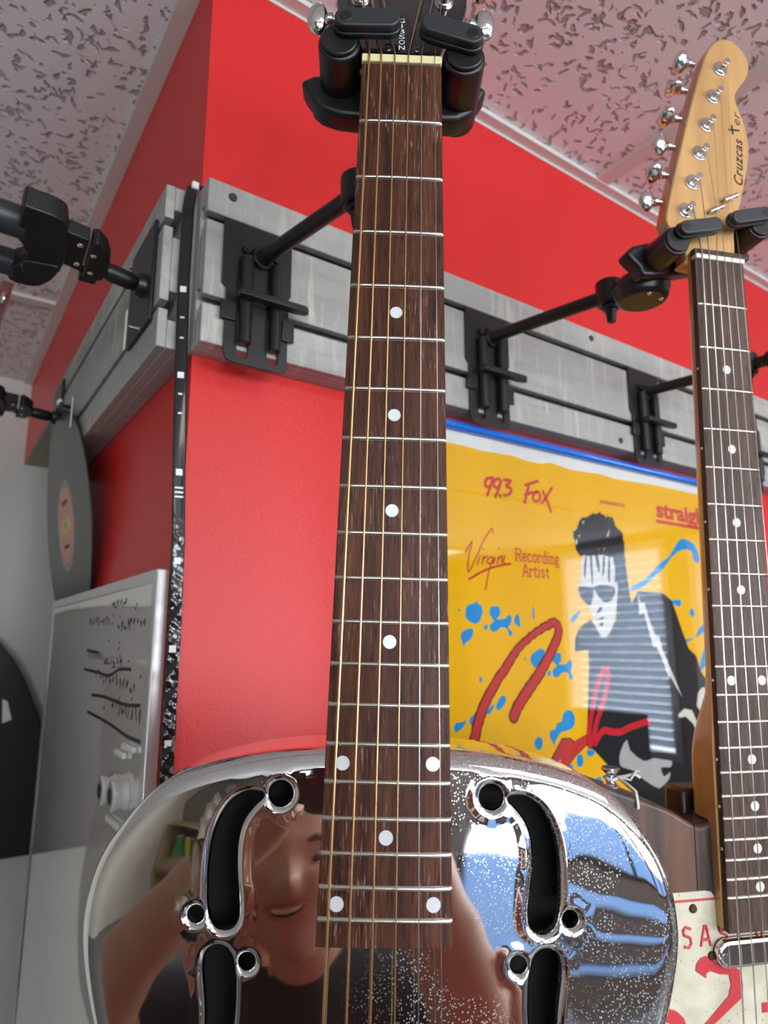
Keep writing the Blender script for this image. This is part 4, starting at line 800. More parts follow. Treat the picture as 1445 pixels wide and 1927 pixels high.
# side wall and rolled back edge, lips into the holes
from collections import defaultdict
ec = defaultdict(int); nxt = {}
for f in F_:
    for a, b in ((0, 1), (1, 2), (2, 0)): ec[(int(f[a]), int(f[b]))] += 1
bed = [(a, b) for (a, b) in ec if (b, a) not in ec]
dO = dist(V_, outer)
cenx = 0; start = len(g.v)
def skirt(sel, rings):
    ids = sorted({i for e in sel for i in e}); idx = {v: k for k, v in enumerate(ids)}; prev = ids
    pos = {v: Vector((V_[v][0], V_[v][1], 0)) for v in ids}; nn = {v: Vector((0, 0, 0)) for v in ids}
    for a, b in sel:
        d = (pos[b] - pos[a]).normalized(); q = Vector((d.y, -d.x, 0)); nn[a] += q; nn[b] += q
    prevmap = {v: v for v in ids}
    for off, zz in rings:
        base = len(g.v); cur = {}
        for k, v in enumerate(ids):
            q = pos[v] + nn[v].normalized() * off; g.v.append((q.x, q.y, Z_[v] + zz)); cur[v] = base + k
        for a, b in sel: g.f.append((prevmap[b], prevmap[a], cur[a], cur[b])); g.m.append(0)
        prevmap = cur
    return prevmap
so = [e for e in bed if dO[e[0]] < .05 and dO[e[1]] < .05]; sh = [e for e in bed if not (dO[e[0]] < .05 and dO[e[1]] < .05)]
last = skirt(so, [(.12, -2), (.15, -8), (.15, -20), (.15, -32), (.0, -38), (-1.2, -42), (-3.6, -45), (-7, -46.4)])
ids = sorted(last)
cz = len(g.v); g.v.append((0, -600, -62))
for a, b in so: g.f.append((last[b], last[a], cz)); g.m.append(0)
skirt(sh, [(.0, -.9), (.0, -2.2)])
body = part('body', g, CHROME, rg, smooth=62)
gi = MB(); gi.prism([(x * .93, -600 + (y + 600) * .95) for x, y in outer[::4]], -50, -24); part('interior_shade', gi, BLACKIN, body, smooth=0)  # black slab stands in for the shade inside the hollow body
# cover plate, bridge cover, tailpiece (below the frame of the photograph)
g = MB(); prof = [(118, -8.5), (117, -7.0), (108, -6.3), (95, -4), (70, -1), (40, .5), (0, .8)]
vs = []; ns = 72
for r, z in prof[:-1]: vs += [(r * math.cos(2 * math.pi * k / ns), -640 + r * math.sin(2 * math.pi * k / ns), z) for k in range(ns)]
vs.append((0, -640, .8)); nr = len(prof) - 1
g.add(vs, [(i * ns + k, i * ns + (k + 1) % ns, (i + 1) * ns + (k + 1) % ns, (i + 1) * ns + k) for i in range(nr - 1) for k in range(ns)] + [((nr - 1) * ns + k, (nr - 1) * ns + (k + 1) % ns, nr * ns) for k in range(ns)])
part('cover_plate', g, CHROME2, rg, smooth=50)
part('bridge', MB().box(-38, 38, SC * -1 - 4, SC * -1 + 4, 0, 7.4), ROSE, rg, bevel=1.5)
part('tailpiece', MB().box(-22, 22, -862, -800, -6, -3).box(-30, 30, -806, -798, -4, 4), CHROME2, rg, bevel=1)
# neck, fingerboard
part('neck', dneck([6, -20, -120, -240, -330, -345, -352], lambda y: wres(y) - .3, lambda y: 16 + max(0, -y) * .008, lambda y: 2 if y > -320 else 2.4, -5.6), DARKNECK, rg)
fb = part('fretboard', board_block(0, -429.5, wres(0), wres(-429.5), -6.6, 0), ROSE, rg, bevel=.35)
for n_ in range(1, 20):
    y = fret_y(n_, SC); part('fret', fret_mesh(y, wres(y), 1.1, 1.15), FRETM, rg, smooth=50)
for x, y in ((-.3, -143.9), (-.2, -197.2), (-.4, -244.0), (-.3, -304.3), (-19.7, -356.5), (19.7, -356.3), (-.2, -386.5), (-20.4, -412.8), (20.4, -412.6)):
    part('position_dot', dot(x, y, 3.05), PEARL, rg)
g = MB().box(-21.5, 21.5, .2, 5.0, -5, 1.5); part('nut', g, NUTM, rg, bevel=.7, seg=3)
NS = [-17.5, -11.0, -3.8, 3.5, 10.6, 17.6]; BS = [-26.4, -16.2, -5.6, 4.9, 15.4, 25.6]
# headstock, tilted back 14 degrees
ta = math.tan(R(14)); hz = lambda y: -1.6 - (y - 5) * ta
hp = [(-21.3, 5), (-21.3, 10), (-25, 22), (-33, 36), (-37, 52), (-38.5, 80), (-39, 110), (-40, 140), (-42, 165), (-30, 176), (-14, 178), (0, 170), (14, 178), (30, 176), (42, 165), (40, 140), (39, 110), (38.5, 80), (37, 52), (33, 36), (25, 22), (21.3, 10), (21.3, 5)]
me = shape2d([hp], -14, 0, .8, 2); g = MB(); g.mesh(me, Matrix.Identity(4)); g.xf(lambda p: Vector((p.x, p.y, p.z + hz(p.y)))); hs = part('headstock', g, INKBLACK, rg, smooth=40)
cvp = [(-1.5, 44), (-9, 36), (-11, 26), (-9.5, 12), (-9.5, 8), (9.5, 8), (9.5, 12), (11, 26), (9, 36), (1.5, 44)]
me = shape2d([cvp], 0, 1.6, .4, 1); g = MB(); g.mesh(me, Matrix.Identity(4)); g.xf(lambda p: Vector((p.x, p.y, p.z + hz(p.y)))); part('truss_rod_cover', g, INKBLACK, hs, smooth=40)
for x, y in ((-7.5, 10.5), (7.5, 10.5), (0, 38.5)):
    part('cover_screw', MB().ball((x, y, hz(y) + 1.6), (2, 2, 1.0), 16, 8), INKBLACK, hs)
g = MB()
for k, ch in enumerate('GIBSON'):
    me = text_mesh(ch, 5.4, 0, width=3.2 if ch != 'I' else .5); y = 34.1 - k * 4.75
    xs_ = -1.7 if ch != 'I' else -.25
    g.mesh(me, Matrix.Translation((xs_, y, 0)))
g.xf(lambda p: Vector((p.x, p.y, p.z + hz(p.y) + 1.78))); part('maker_lettering', g, LETTER, hs, smooth=0)
def tuner(t, px, py, pz, bx, by, bz, hpost, name='tuning_machine', bang=0, post_r=3.2, blen=17, ferr=5.6):
    """post and ferrule on the face, shaft out of the side, kidney button"""
    g = MB(); g.cyl((px, py, pz - .2), (px, py, pz + 1.2), ferr, ferr * .93, 26); g.cyl((px, py, pz + 1.1), (px, py, pz + 2.6), ferr * .8, ferr * .8, 6); g.tube([(px, py, pz + 2), (px, py, pz + hpost * .45), (px, py, pz + hpost * .6), (px, py, pz + hpost * .75), (px, py, pz + hpost)], [post_r, post_r * .8, post_r * .62, post_r * .8, post_r * .95], 20)
    s = 1 if bx > px else -1
    g.cyl((bx - s * 13, by, bz), (bx - s * 5, by, bz), 2.6, 2.2, 14); g.cyl((bx - s * 9, by, bz), (bx - s * 6, by, bz), 3.7, 3.7, 18)
    tm = part(name, g, NICKEL if name == 'tuning_machine' else CHROME2, t, bevel=.3)
    c, sn = math.cos(bang), math.sin(bang)
    def fn(v):
        r2 = v.y * v.y + v.z * v.z
        p = Vector((s * v.x * 6.2, v.y * blen / 2 * (1 - .10 * v.x), v.z * 3.9)); return Vector((p.x, p.y * c - p.z * sn, p.y * sn + p.z * c))
    part('tuning_button', MB().ball((bx, by, bz), 1, 24, 16, fn), CHROME2, tm, smooth=80)
for k, (py, by) in enumerate(((56, 53), (94, 92), (132, 130))):
    for s in (-1, 1): tuner(rg, s * 24, py, hz(py), s * 49, by, hz(by) - 11, 9, bang=.5 * k + .2, blen=19)
for k in range(6):
    r0 = (.62, .50, .40, .30, .21, .155)[k]; m_ = BRONZE if k < 4 else STEEL
    side_ = -1 if k < 3 else 1; py = (130, 92, 54)[(k if k < 3 else 5 - k)]; py = (54, 92, 130)[(0, 1, 2, 2, 1, 0)[k]]
    pt = [(side_ * 22.5, py, hz(py) + 5), (NS[k], 5.0, 1.9), (NS[k], 1.0, 1.9)]
    pt += [(NS[k] + (BS[k] - NS[k]) * u, -SC * u, 1.9 + (8.4 - 1.9) * u) for u in (.33, .66, 1)] + [(BS[k] * .7, -800, 3.6)]
    part('string', MB().tube(pt, r0, 10), m_, rg, smooth=80)
# ------------------------------------------------------------------ amber necked electric guitar with licence plate body
tg = thing('electric_guitar', 'amber necked electric guitar with plank body and licence plate, right of the chrome guitar', 'guitar', tuple(TTEL), rot=FTEL)
SL = 648.0; wt = lambda y: 21 + (25.0 - 21) * min(1.1, -y / SL * 2) if y < 0 else 21
# plank body
bo = [(-23, -409), (-26.5, -410.5), (-30, -412), (-36, -412.5), (-45, -408.5), (-57, -401.5), (-74, -395), (-93, -388.5), (-112, -382), (-130, -380), (-148, -386), (-161, -402), (-167, -430), (-163, -465), (-150, -500), (-143, -535), (-150, -585), (-168, -635), (-176, -690), (-164, -745), (-130, -790), (-70, -808), (0, -812), (70, -808), (130, -790), (164, -745), (176, -690), (168, -635), (152, -590), (140, -550), (138, -515), (135, -488), (118, -468), (95, -462), (72, -470), (52, -480), (38, -474), (30, -452), (27.5, -420), (27.5, -409)]
me = shape2d([smooth_loop(bo, 3)], -57, -12, 3, 3); g = MB(); g.mesh(me, Matrix.Identity(4)); tb = part('body', g, BARN, tg, smooth=35)
DKH = mat('dark stained heel block', (.030, .013, .006), .4)
g = MB().box(-31, 29, -440, -395, -57, -36); part('neck_pocket_block', g, DKH, tg, bevel=3)
GAP = mat('dark plank joint', (.006, .005, .004), .9)
for x in (-39, 44, 120, -118): part('plank_joint', MB().box(x - .35, x + .35, -780, -404 if x == -39 else -500 if x > 0 else -388, -12.2, -11.85), GAP, tb, smooth=0)
sb = MB(); sb.tube([(-88, -390, -34), (-88, -387, -34), (-88, -382, -34), (-88, -378.5, -34), (-88, -377, -34)], [6.5, 3.4, 3.2, 6.6, 6.2], 22); part('strap_button', sb, CHROME2, tg, bevel=.4)
CORD = mat('white cotton cord', (.62, .60, .57), .8)
cd_ = MB(); cd_.tube([(-88 + 4.3 * math.cos(a * .6), -384.5 + .5 * math.sin(a * 1.3), -34 + 4.3 * math.sin(a * .6)) for a in range(22)], 1.0, 8)
cd_.tube([(-84, -384, -31), (-82, -386, -24), (-81, -389, -14), (-82, -396, -10.8), (-82, -399, -10.8)], 1.1, 8); cd_.tube([(-84, -384, -33), (-79, -382, -28), (-74, -380.5, -26), (-70, -383, -26)], 1.1, 8); cd_.tube([(-84, -383, -31), (-78, -384, -25), (-73, -378, -25), (-71, -379, -24)], .9, 8)
tagp(part('cord', cd_, CORD, tg, smooth=80), 'white cord tied round the strap button')
# neck
def sm(y, a, b): u = min(1, max(0, (a - y) / (a - b))); return u * u * (3 - 2 * u)
ysn = [8, -2, -12, -30, -80, -150, -220, -280, -310, -325, -335, -345, -352, -358, -364, -370, -376, -384, -395, -410, -476]
part('neck', dneck(ysn, lambda y: wt(y) - .1 + 1.2 * sm(y, -320, -372), lambda y: 15.5 + max(0, -y) * .006 + 9 * sm(y, -318, -374), lambda y: 2.1 + 8 * sm(y, -318, -374), -5.6, 22), MAPLE, tg, smooth=50)
part('fretboard', board_block(9, -477.5, wt(0) + .2, wt(-477.5), -5.8, 0, 240), ROSE2, tg, bevel=.4)
g = MB(); g.prism([(-19, 9), (19, 9), (15, 15.5), (-14, 15.5)], -9.5, -3.2)
for n_ in range(1, 22): y = fret_y(n_, SL); part('fret', fret_mesh(y, wt(y), 1.1, 1.05), FRETM, tg, smooth=50)
for n_ in (3, 5, 7, 9, 15, 17, 19, 21): y = (fret_y(n_, SL) + fret_y(n_ - 1, SL)) / 2; part('position_dot', dot(0, y, 3.3), CLAY, tg)
y = (fret_y(12, SL) + fret_y(11, SL)) / 2
for s in (-1, 1): part('position_dot', dot(s * 12.4, y, 3.3), CLAY, tg)
for n_ in (3, 5, 7, 9, 12, 15, 17, 19):
    y = (fret_y(n_, SL) + fret_y(n_ - 1, SL)) / 2; part('side_dot', MB().cyl((-wt(y) - .35, y, -3.4), (-wt(y) + .3, y, -3.4), 1.0, 1.0, 12), CLAY, tg)
part('nut', MB().box(-21.3, 21.3, .2, 3.9, -5, 1.4), NUTW, tg, bevel=.6, seg=3)
# headstock
th = [(-21, 0), (-22, 6), (-25, 13), (-31, 22), (-36.5, 31), (-38, 36), (-36.7, 43.2), (-32.8, 59.0), (-28.2, 76.3), (-22.0, 97.7), (-14.2, 124.7), (-6.2, 150.9), (1.7, 175.1), (7.1, 188.9), (13.7, 199.9), (21.9, 206.1), (30.0, 207.6), (37.7, 204.2), (43.9, 198.3), (47.6, 190.6), (47.8, 182.9), (44.0, 173.2), (37.3, 164.2), (33.2, 157.0), (32.9, 150.7), (36.3, 141.2), (40.0, 129.3), (42.2, 115.9), (42.0, 104.7), (38.8, 88.2), (34.3, 71.6), (30.0, 56.5), (25.2, 43.8), (22.8, 31.6), (22.4, 19.7), (21.6, 8), (21, 0)]
me = shape2d([smooth_loop(th, 3)], -23, -9, 1.6, 3); g = MB(); g.mesh(me, Matrix.Identity(4)); hd = part('headstock', g, MAPLE, tg, smooth=35)
g = MB(); g.prism([(-20, 4), (20, 4), (17, 15), (3, 17), (-15, 15)], -9.6, -8.7)
part('face_shoulder', MB().add([(-20.5, 3.9, -.6), (20.5, 3.9, -.6), (17, 12.5, -8.95), (-17, 12.5, -8.95), (-20.5, 3.9, -9), (20.5, 3.9, -9)], [(0, 1, 2, 3), (0, 3, 4), (1, 5, 2), (0, 4, 5, 1), (4, 3, 2, 5)]), ROSE2, tg, smooth=0)
part('truss_channel', MB().prism(smooth_loop([(-2.6, 12), (2.6, 12), (2.4, 20), (0, 25), (-2.4, 20)], 3), -9.2, -8.92), MAPLE, hd)
TP = [(-20.8, 44.9), (-13.1, 70.4), (-5.2, 96.9), (2.8, 123.4), (11.0, 150.4), (19.3, 177.3)]
TB = [(-47.4, 55.8), (-40.0, 80.4), (-33.0, 106.6), (-25.3, 132.9), (-18.0, 160.1), (-9.4, 186.3)]
for k, ((px, py), (bx, by)) in enumerate(zip(TP, TB)):
    tuner(tg, px, py, -9, bx - 1.5, by - 1, -17.5, 9.5, 'tuner', bang=(.2, .9, .3, 1.1, 1.5, .6)[k], post_r=2.9, blen=17, ferr=6.7)
g = MB()
for (x0, y0_, x1, y1_) in ((-1.5, 45, 11, 51.5), (12.5, 57, 24.5, 63)):
    d = Vector((x1 - x0, y1_ - y0_, 0)).normalized(); c = Vector(((x0 + x1) / 2, (y0_ + y1_) / 2, -9)); tt = MB()
    tt.tube([c - d * 6.5 + Vector((0, 0, 3)), c - d * 4.6 + Vector((0, 0, 3.4)), c + d * 4.6 + Vector((0, 0, 3.4)), c + d * 6.5 + Vector((0, 0, 3))], [2.1, 1.7, 1.7, 2.1], 14); tt.cyl(c, c + Vector((0, 0, 4.6)), 2.6, 2.2, 16); tt.cyl(c - d * 4.5, c - d * 4.5 + Vector((0, 0, 2.4)), 1.6, 1.6, 10)
    part('string_tree', tt, NICKEL, hd, bevel=.2)
# lettering: Cruzca-s, a cross for the t, er
me = text_mesh('Cruzcas', 11.6, .18, .38, 1.12, width=41.5); M_ = Matrix(((0, -1, 0, 0), (1, 0, 0, 0), (0, 0, 1, 0), (0, 0, 0, 1)))
g = MB(); g.mesh(me, Matrix.Translation((33.4, 74.5, -8.93)) @ Matrix.Rotation(R(-3.5), 4, 'Z') @ M_)
me = text_mesh('er', 10.2, -.03, .38, 1.15, width=12.0); g.mesh(me, Matrix.Translation((34.6, 128.4, -8.93)) @ Matrix.Rotation(R(-3), 4, 'Z') @ M_)
for q in ([(23.8, 123.0), (33.6, 123.8)], [(27.4, 119.8), (27.0, 127.2)]): stroke(g, q, 1.5, 0, .02, lambda a, b, h: (a, b, -8.9 + h))
part('headstock_lettering', g, INK, hd, smooth=0)
# strings
NX = [-16.7, -10.2, -3.6, 3.2, 9.9, 16.7]
for k in range(6):
    r0 = (.56, .46, .36, .25, .18, .14)[k]; px, py = TP[k]
    p0 = [(px + 2.6, py, -3.2)] + ([(5.5 if k == 2 else 8.5, 48.5, -6.9)] if k in (2, 3) else [(16.5 if k == 4 else 20.5, 60, -6.9)] if k > 3 else [])
    pt = p0 + [(NX[k], 3.6, 1.75), (NX[k], 1, 1.75)] + [(NX[k] * (1 + .56 * u), -SL * u, 1.75 + 6 * u) for u in (.3, .6, 1)]
    part('string', MB().tube(pt, r0, 10), STEEL, tg, smooth=80)
# licence plate pickguard
PLW, t, b = newmat('weathered cream plate paint'); v = coords(t, (1, 1, 1)); n1 = noise(t, v, 60, 5); n2 = noise(t, v, 380, 2)
c = mix(t, ramp(t, n1, [(.35, g3(0)), (.7, g3(1))]), (.64, .60, .47), (.50, .46, .35)); c = mix(t, ramp(t, n2, [(.66, g3(0)), (.74, g3(.8))]), c, (.16, .10, .06)); t.links.new(c, b.inputs['Base Color']); b.inputs['Roughness'].default_value = .4
PLR = mat('faded red plate paint', (.52, .035, .045), .42); RUST = mat('rusty screw head', (.07, .035, .02), .55, .6)
pp = [(-84, -454), (-34, -454), (-29, -455.2), (-26.6, -459), (-26.4, -470), (-25.6, -480.5), (28, -481), (60, -483), (62, -600), (-84, -600)]
me = shape2d([pp], -12, -11, .3, 1); g = MB(); g.mesh(me, Matrix.Identity(4)); plt = part('licence_plate', g, PLW, tg)
def emb(lst, w, h=.55, m=PLR, nm='embossed_character'):
    for chs in lst:
        g = MB()
        for q in chs: pts = [Vector((x, y, -11.1)) for x, y in q]; g.tube(pts, w, 10)
        part(nm, g, m, plt, smooth=70)
emb([[[(-83, -459.4), (-27, -459.4)]]], .8, nm='border_line')
def ch(c, x, y):
    P_ = {'S': [[(6, 11.6), (2, 13), (.3, 11), (.6, 8.2), (5.4, 6.2), (6, 2.6), (4, .2), (.4, 1)]], 'A': [[(0, 0), (3.3, 13), (4.3, 13), (7.4, 0)], [(1.4, 4), (6.2, 4)]], 'K': [[(0, 0), (0, 13)], [(6, 13), (0, 6), (6.4, 0)]], 'T': [[(0, 13), (7, 13)], [(3.5, 13), (3.5, 0)]], 'C': [[(6, 12), (3, 13), (.4, 10), (.4, 3), (3, 0), (6, 1)]], 'H': [[(0, 0), (0, 13)], [(6, 0), (6, 13)], [(0, 6.5), (6, 6.5)]]}[c]
    return [[(x + a, y + b) for a, b in q] for q in P_]
emb([ch('S', -52.6, -488.6), ch('A', -39.4, -488.4), ch('S', -24.6, -489.2), ch('K', -10.5, -489.4), ch('A', 2.2, -489.6), ch('T', 16, -489.8), ch('C', 29, -490)], 1.0)
def flat(polys, nm='large_digit'):
    for q in polys:
        me = shape2d([smooth_loop(q, 1)], -11.1, -10.3, .3, 1); g = MB(); g.mesh(me, Matrix.Identity(4)); part(nm, g, PLR, plt)
flat([[(-44.6, -502.9), (-43.6, -498.6), (-40.4, -495.4), (-36.4, -494.2), (-31, -497.6), (-25, -501.4), (-14, -503.4), (-11, -505.4), (-9.3, -514), (-10.1, -521.9), (-33.5, -536.6), (-44, -543), (-20, -545), (-8, -545), (-8, -551), (-56, -551), (-56, -545), (-38.7, -534.5), (-20.8, -520.4), (-18.4, -514), (-19.6, -507.3), (-27, -506.4), (-33.9, -503.8), (-36.6, -505), (-37.0, -508.0)],
      [(-80, -522), (-68, -522.5), (-60, -525.5), (-55, -530), (-52.7, -536), (-53, -545), (-61, -545), (-62, -537), (-66, -532), (-80, -530)], [(4.4, -527), (18, -527), (18, -533), (4.4, -533)]])
for x, y in ((-44, -464.5), (-31.8, -494.8), (50, -492)):
    g = MB(); g.cyl((x, y, -11.2), (x, y, -9.6), 3.1, 2.4, 18); part('screw', g, RUST, plt, bevel=.3)
g = MB(); g.prism(capsule((-22, -492.5), (40, -492.5), 9, 10), -11, -4.6); pk = part('pickup', g, CHROME2, tg, bevel=2.6, seg=4)
g = MB(); g.cyl((-26, -493, -4.7), (-26, -493, -4.2), 2.0, 1.8, 16); part('pickup_screw', g, NICKEL, pk)
part('bridge', MB().box(-42, 42, -690, -620, -12, -9).box(-30, 30, -652, -645, -9, 6.8), CHROME2, tg, bevel=1)


# ------------------------------------------------------------------ guitar on the far swivel hanger (only its headstock shows)
fg = thing('acoustic_guitar', 'black guitar with reddish brown headstock on the far swivel hanger, left edge', 'guitar', (0, 1010, 331), rot=Matrix(((0, 0, -1), (1, 0, 0), (0, -1, 0))).inverted() if False else Matrix(((0, 0, -1), (-1, 0, 0), (0, 1, 0))))
MAH = mat('reddish brown mahogany', (.16, .045, .03), .3, coat=.4); SPR = mat('honey spruce top', (.5, .27, .10), .3, coat=.5)
g = MB(); me = shape2d([[(-22, 0), (-24, 14), (-35, 34), (-37, 150), (-28, 160), (0, 154), (28, 160), (37, 150), (35, 34), (24, 14), (22, 0)]], -14, 0, 1, 2); g.mesh(me, Matrix.Identity(4)); g.xf(lambda p: Vector((p.x, p.y, p.z - 2 - p.y * .24))); part('headstock', g, MAH, fg)
part('neck', dneck([4, -100, -250, -352], lambda y: 21.5 - y * .012, lambda y: 17, lambda y: 2, -5.6), MAH, fg); part('fretboard', board_block(0, -440, 21.5, 27, -6, 0), ROSE, fg)
for py in (45, 85, 125):
    for s in (-1, 1): tuner(fg, s * 25, py, -2 - py * .24, s * 48, py, -13 - py * .24, 9, blen=18)
ao = smooth_loop([(0, -352), (60, -356), (110, -375), (138, -420), (135, -470), (118, -520), (122, -570), (165, -630), (190, -700), (180, -770), (130, -825), (0, -845), (-130, -825), (-180, -770), (-190, -700), (-165, -630), (-122, -570), (-118, -520), (-135, -470), (-138, -420), (-110, -375), (-60, -356)], 4)
me = shape2d([ao, circle(0, -490, 50, 40)], -12, -7, .8, 1); g = MB(); g.mesh(me, Matrix.Identity(4)); part('soundboard', g, INKBLACK, fg)
me = shape2d([ao], -58, -12.2, 2, 2); g = MB(); g.mesh(me, Matrix.Identity(4)); part('sides_and_back', g, INKBLACK, fg)
part('bridge', MB().box(-70, 70, -660, -630, -7, 1), ROSE, fg, bevel=2)
for k in range(6): x = -18 + 7.2 * k; part('string', MB().tube([(x, 0, 1.5), (x * 1.5, -645, 5)], .45, 8), STEEL, fg, smooth=80)

# ------------------------------------------------------------------ shop things behind the photographer, mirrored in the chrome
WOODC = mat('pale shelf wood', (.45, .33, .2), .5)
sh = thing('shelf_unit', 'pale wooden shelf unit against the storefront wall, mirrored in the chrome', 'shelf', (-3500, -3050, ZF))
g = MB()
for z in (ZF, ZF + 440, ZF + 900): g.box(-4040, -2960, -3198, -2860, z, z + 30)
for x in (-4040, -2990): g.box(x, x + 30, -3198, -2860, ZF + 30, ZF + 900)
part('carcass', g, WOODC, sh, bevel=3)
dm = [('green', (.02, .28, .09)), ('yellow', (.55, .40, .02)), ('red', (.5, .03, .04)), ('white', (.7, .7, .68)), ('blue', (.03, .10, .42))]
for k, (nm, c) in enumerate(dm):
    x = -3850 + k * 190; mm = mat(nm + ' drum shell', c, .15, coat=.8); z0 = ZF + 470
    d = thing('drum', '%s shelled drum with silver hoops on the middle shelf' % nm, 'drum', (x, -3030, z0), 'drums on the shelf')
    part('shell', MB().cyl((x, -3030, z0 + 4), (x, -3030, z0 + 260), 82, 82, 40), mm, d)
    for z in (z0 + 1, z0 + 252): part('hoop', MB().cyl((x, -3030, z), (x, -3030, z + 14), 87, 87, 40), CHROME2, d)
AMPB = mat('black amplifier covering', (.012, .012, .012), .6); GRL = mat('silver grey speaker cloth', (.22, .22, .21), .8)  # unseen amplifiers added to darken what the chrome mirrors
for k, (x, y, w, h, lab) in enumerate(((-2100, -2980, 600, 700, 'large black guitar amplifier added by the storefront wall as a dark reflection'), (-2650, -2990, 380, 450, 'small black guitar amplifier added beside the large one'))):
    a_ = thing('guitar_amplifier', lab, 'amplifier', (x, y, ZF), 'amplifiers added by the storefront')
    part('cabinet', MB().box(x - w / 2, x + w / 2, y - 140, y + 130, ZF, ZF + h), AMPB, a_, bevel=12); part('grille', MB().box(x - w / 2 + 30, x + w / 2 - 30, y + 130, y + 136, ZF + 30, ZF + h * .72), GRL, a_); part('control_panel', MB().box(x - w / 2 + 30, x + w / 2 - 30, y + 130, y + 134, ZF + h * .78, ZF + h * .92), CHROME2, a_)
bw = thing('counter', 'dark topped shop counter beneath the side windows', 'counter', (3150, -1500, ZF))
part('cabinet', MB().box(2900, 3490, -2900, -300, ZF, ZF + 1000), mat('grey counter front', (.22, .22, .21), .5), bw, bevel=4); part('counter_top', MB().box(2860, 3495, -2930, -270, ZF + 1000, ZF + 1040), mat('dark counter top', (.05, .05, .05), .3), bw, bevel=4)
mon = thing('monitor', 'black monitor standing on the counter before the wide side window', 'monitor', (3250, -1500, ZF + 1040))
part('screen', MB().box(3238, 3262, -1760, -1240, ZF + 1150, ZF + 1480), AMPB, mon, bevel=4); part('stand', MB().box(3240, 3260, -1525, -1475, ZF + 1048, ZF + 1160).box(3180, 3320, -1600, -1400, ZF + 1040, ZF + 1050), AMPB, mon, bevel=3)
# street outside the storefront
struct('ground_outside', MB().box(-9000, 12000, -14000, -3262, ZF - 80, ZF - 45), mat('bluish asphalt street', (.20, .27, .36), .8))

# ------------------------------------------------------------------ the photographer, holding the phone up
def skinmat():
    m, t, b = newmat('warm skin'); v = coords(t, (1, 1, 1)); n = noise(t, v, 35, 4)
    t.links.new(mix(t, n, (.52, .31, .215), (.43, .24, .16)), b.inputs['Base Color']); b.inputs['Roughness'].default_value = .45
    b.inputs['Subsurface Weight'].default_value = .08; b.inputs['Subsurface Radius'].default_value = (.01, .004, .002); return m
SKIN = skinmat()
NF = Vector((.5454, .8382, 0)); NR = Vector((.8382, -.5454, 0))
def q(a, b_, z):
    p = NR * a + NF * b_; return Vector((p.x, p.y, z))
ps = thing('person', 'photographer in a dark T-shirt holding up a phone, mirrored in the chrome body', 'person', tuple(q(-50, -290, ZF)))
pbase = off_of(ps)
def limbs(mb, nodes, edges):
    """overlapping tapered limb volumes and joint balls; a voxel remesh fuses them into one continuous surface"""
    for n, (p, r) in nodes.items():
        r = r if isinstance(r, tuple) else (r, r)
        mb.ball(p, 1, 28, 18, lambda v, r=r: NR * (v.x * r[0]) + NF * (v.y * r[1]) + Vector((0, 0, v.z * min(r) * .95)))
    for a_, b_ in edges:
        (p, ra), (q_, rb) = nodes[a_], nodes[b_]; ra = ra if isinstance(ra, tuple) else (ra, ra); rb = rb if isinstance(rb, tuple) else (rb, rb)
        d = (q_ - p).normalized(); e1 = (NR - d * NR.dot(d))
        if e1.length < .3: e1 = Vector((0, 0, 1)) - d * d.z
        e1.normalize(); e2 = d.cross(e1).normalized(); vs = []; n = 28; m = 8
        for i in range(m + 1):
            u = i / m; c = p.lerp(q_, u); sx_ = ra[0] + (rb[0] - ra[0]) * u; sy = ra[1] + (rb[1] - ra[1]) * u
            vs += [c + e1 * (sx_ * math.cos(2 * math.pi * k / n)) + e2 * (sy * math.sin(2 * math.pi * k / n)) for k in range(n)]
        mb.add(vs, [(i * n + k, i * n + (k + 1) % n, (i + 1) * n + (k + 1) % n, (i + 1) * n + k) for i in range(m) for k in range(n)] + [tuple(range(n - 1, -1, -1)), tuple(range(m * n, m * n + n))])
def fused(name, mb, m, vox=.005, it=6):
    o = part(name, mb, m, ps, smooth=180); rm = o.modifiers.new('fuse', 'REMESH'); rm.mode = 'VOXEL'; rm.voxel_size = vox; rm.use_smooth_shade = True
    sm_ = o.modifiers.new('relax', 'SMOOTH'); sm_.factor = .5; sm_.iterations = it; return o
B = {'pel': (q(-50, -320, -850), (150, 110)), 'wst': (q(-50, -305, -690), (132, 98)), 'chs': (q(-55, -300, -540), (150, 112)), 'upc': (q(-60, -290, -445), (120, 90)), 'nck': (q(-72, -262, -375), (55, 55)), 'nk2': (q(-80, -235, -325), (52, 52)),
     'shL': (q(-228, -280, -455), 54), 'elL': (q(-345, -95, -425), 44), 'faL': (q(-285, -70, -330), 45), 'wrL': (q(-100, -46, -150), 28), 'hdL': (q(-70, -32, -105), (26, 18)),
     'shR': (q(110, -280, -455), 54), 'elR': (q(128, -95, -450), 43), 'faR': (q(96, -78, -345), 44), 'wrR': (q(44, -48, -165), 28), 'hdR': (q(34, -32, -108), (26, 18))}
for s, a in (('L', -150), ('R', 50)):
    B['hp' + s] = (q(a + (10 if s == 'L' else -10), -320, -900), 95); B['kn' + s] = (q(a, -300, -1330), 58); B['ca' + s] = (q(a, -310, -1450), 58); B['an' + s] = (q(a, -325, -1760), 38); B['ft' + s] = (q(a, -215, -1815), (38, 26))
E_ = [('pel', 'wst'), ('wst', 'chs'), ('chs', 'upc'), ('upc', 'nck'), ('nck', 'nk2')]
for s in 'LR': E_ += [('upc', 'sh' + s), ('sh' + s, 'el' + s), ('el' + s, 'fa' + s), ('fa' + s, 'wr' + s), ('wr' + s, 'hd' + s), ('pel', 'hp' + s), ('hp' + s, 'kn' + s), ('kn' + s, 'ca' + s), ('ca' + s, 'an' + s), ('an' + s, 'ft' + s)]
HB = MB(); limbs(HB, B, E_)
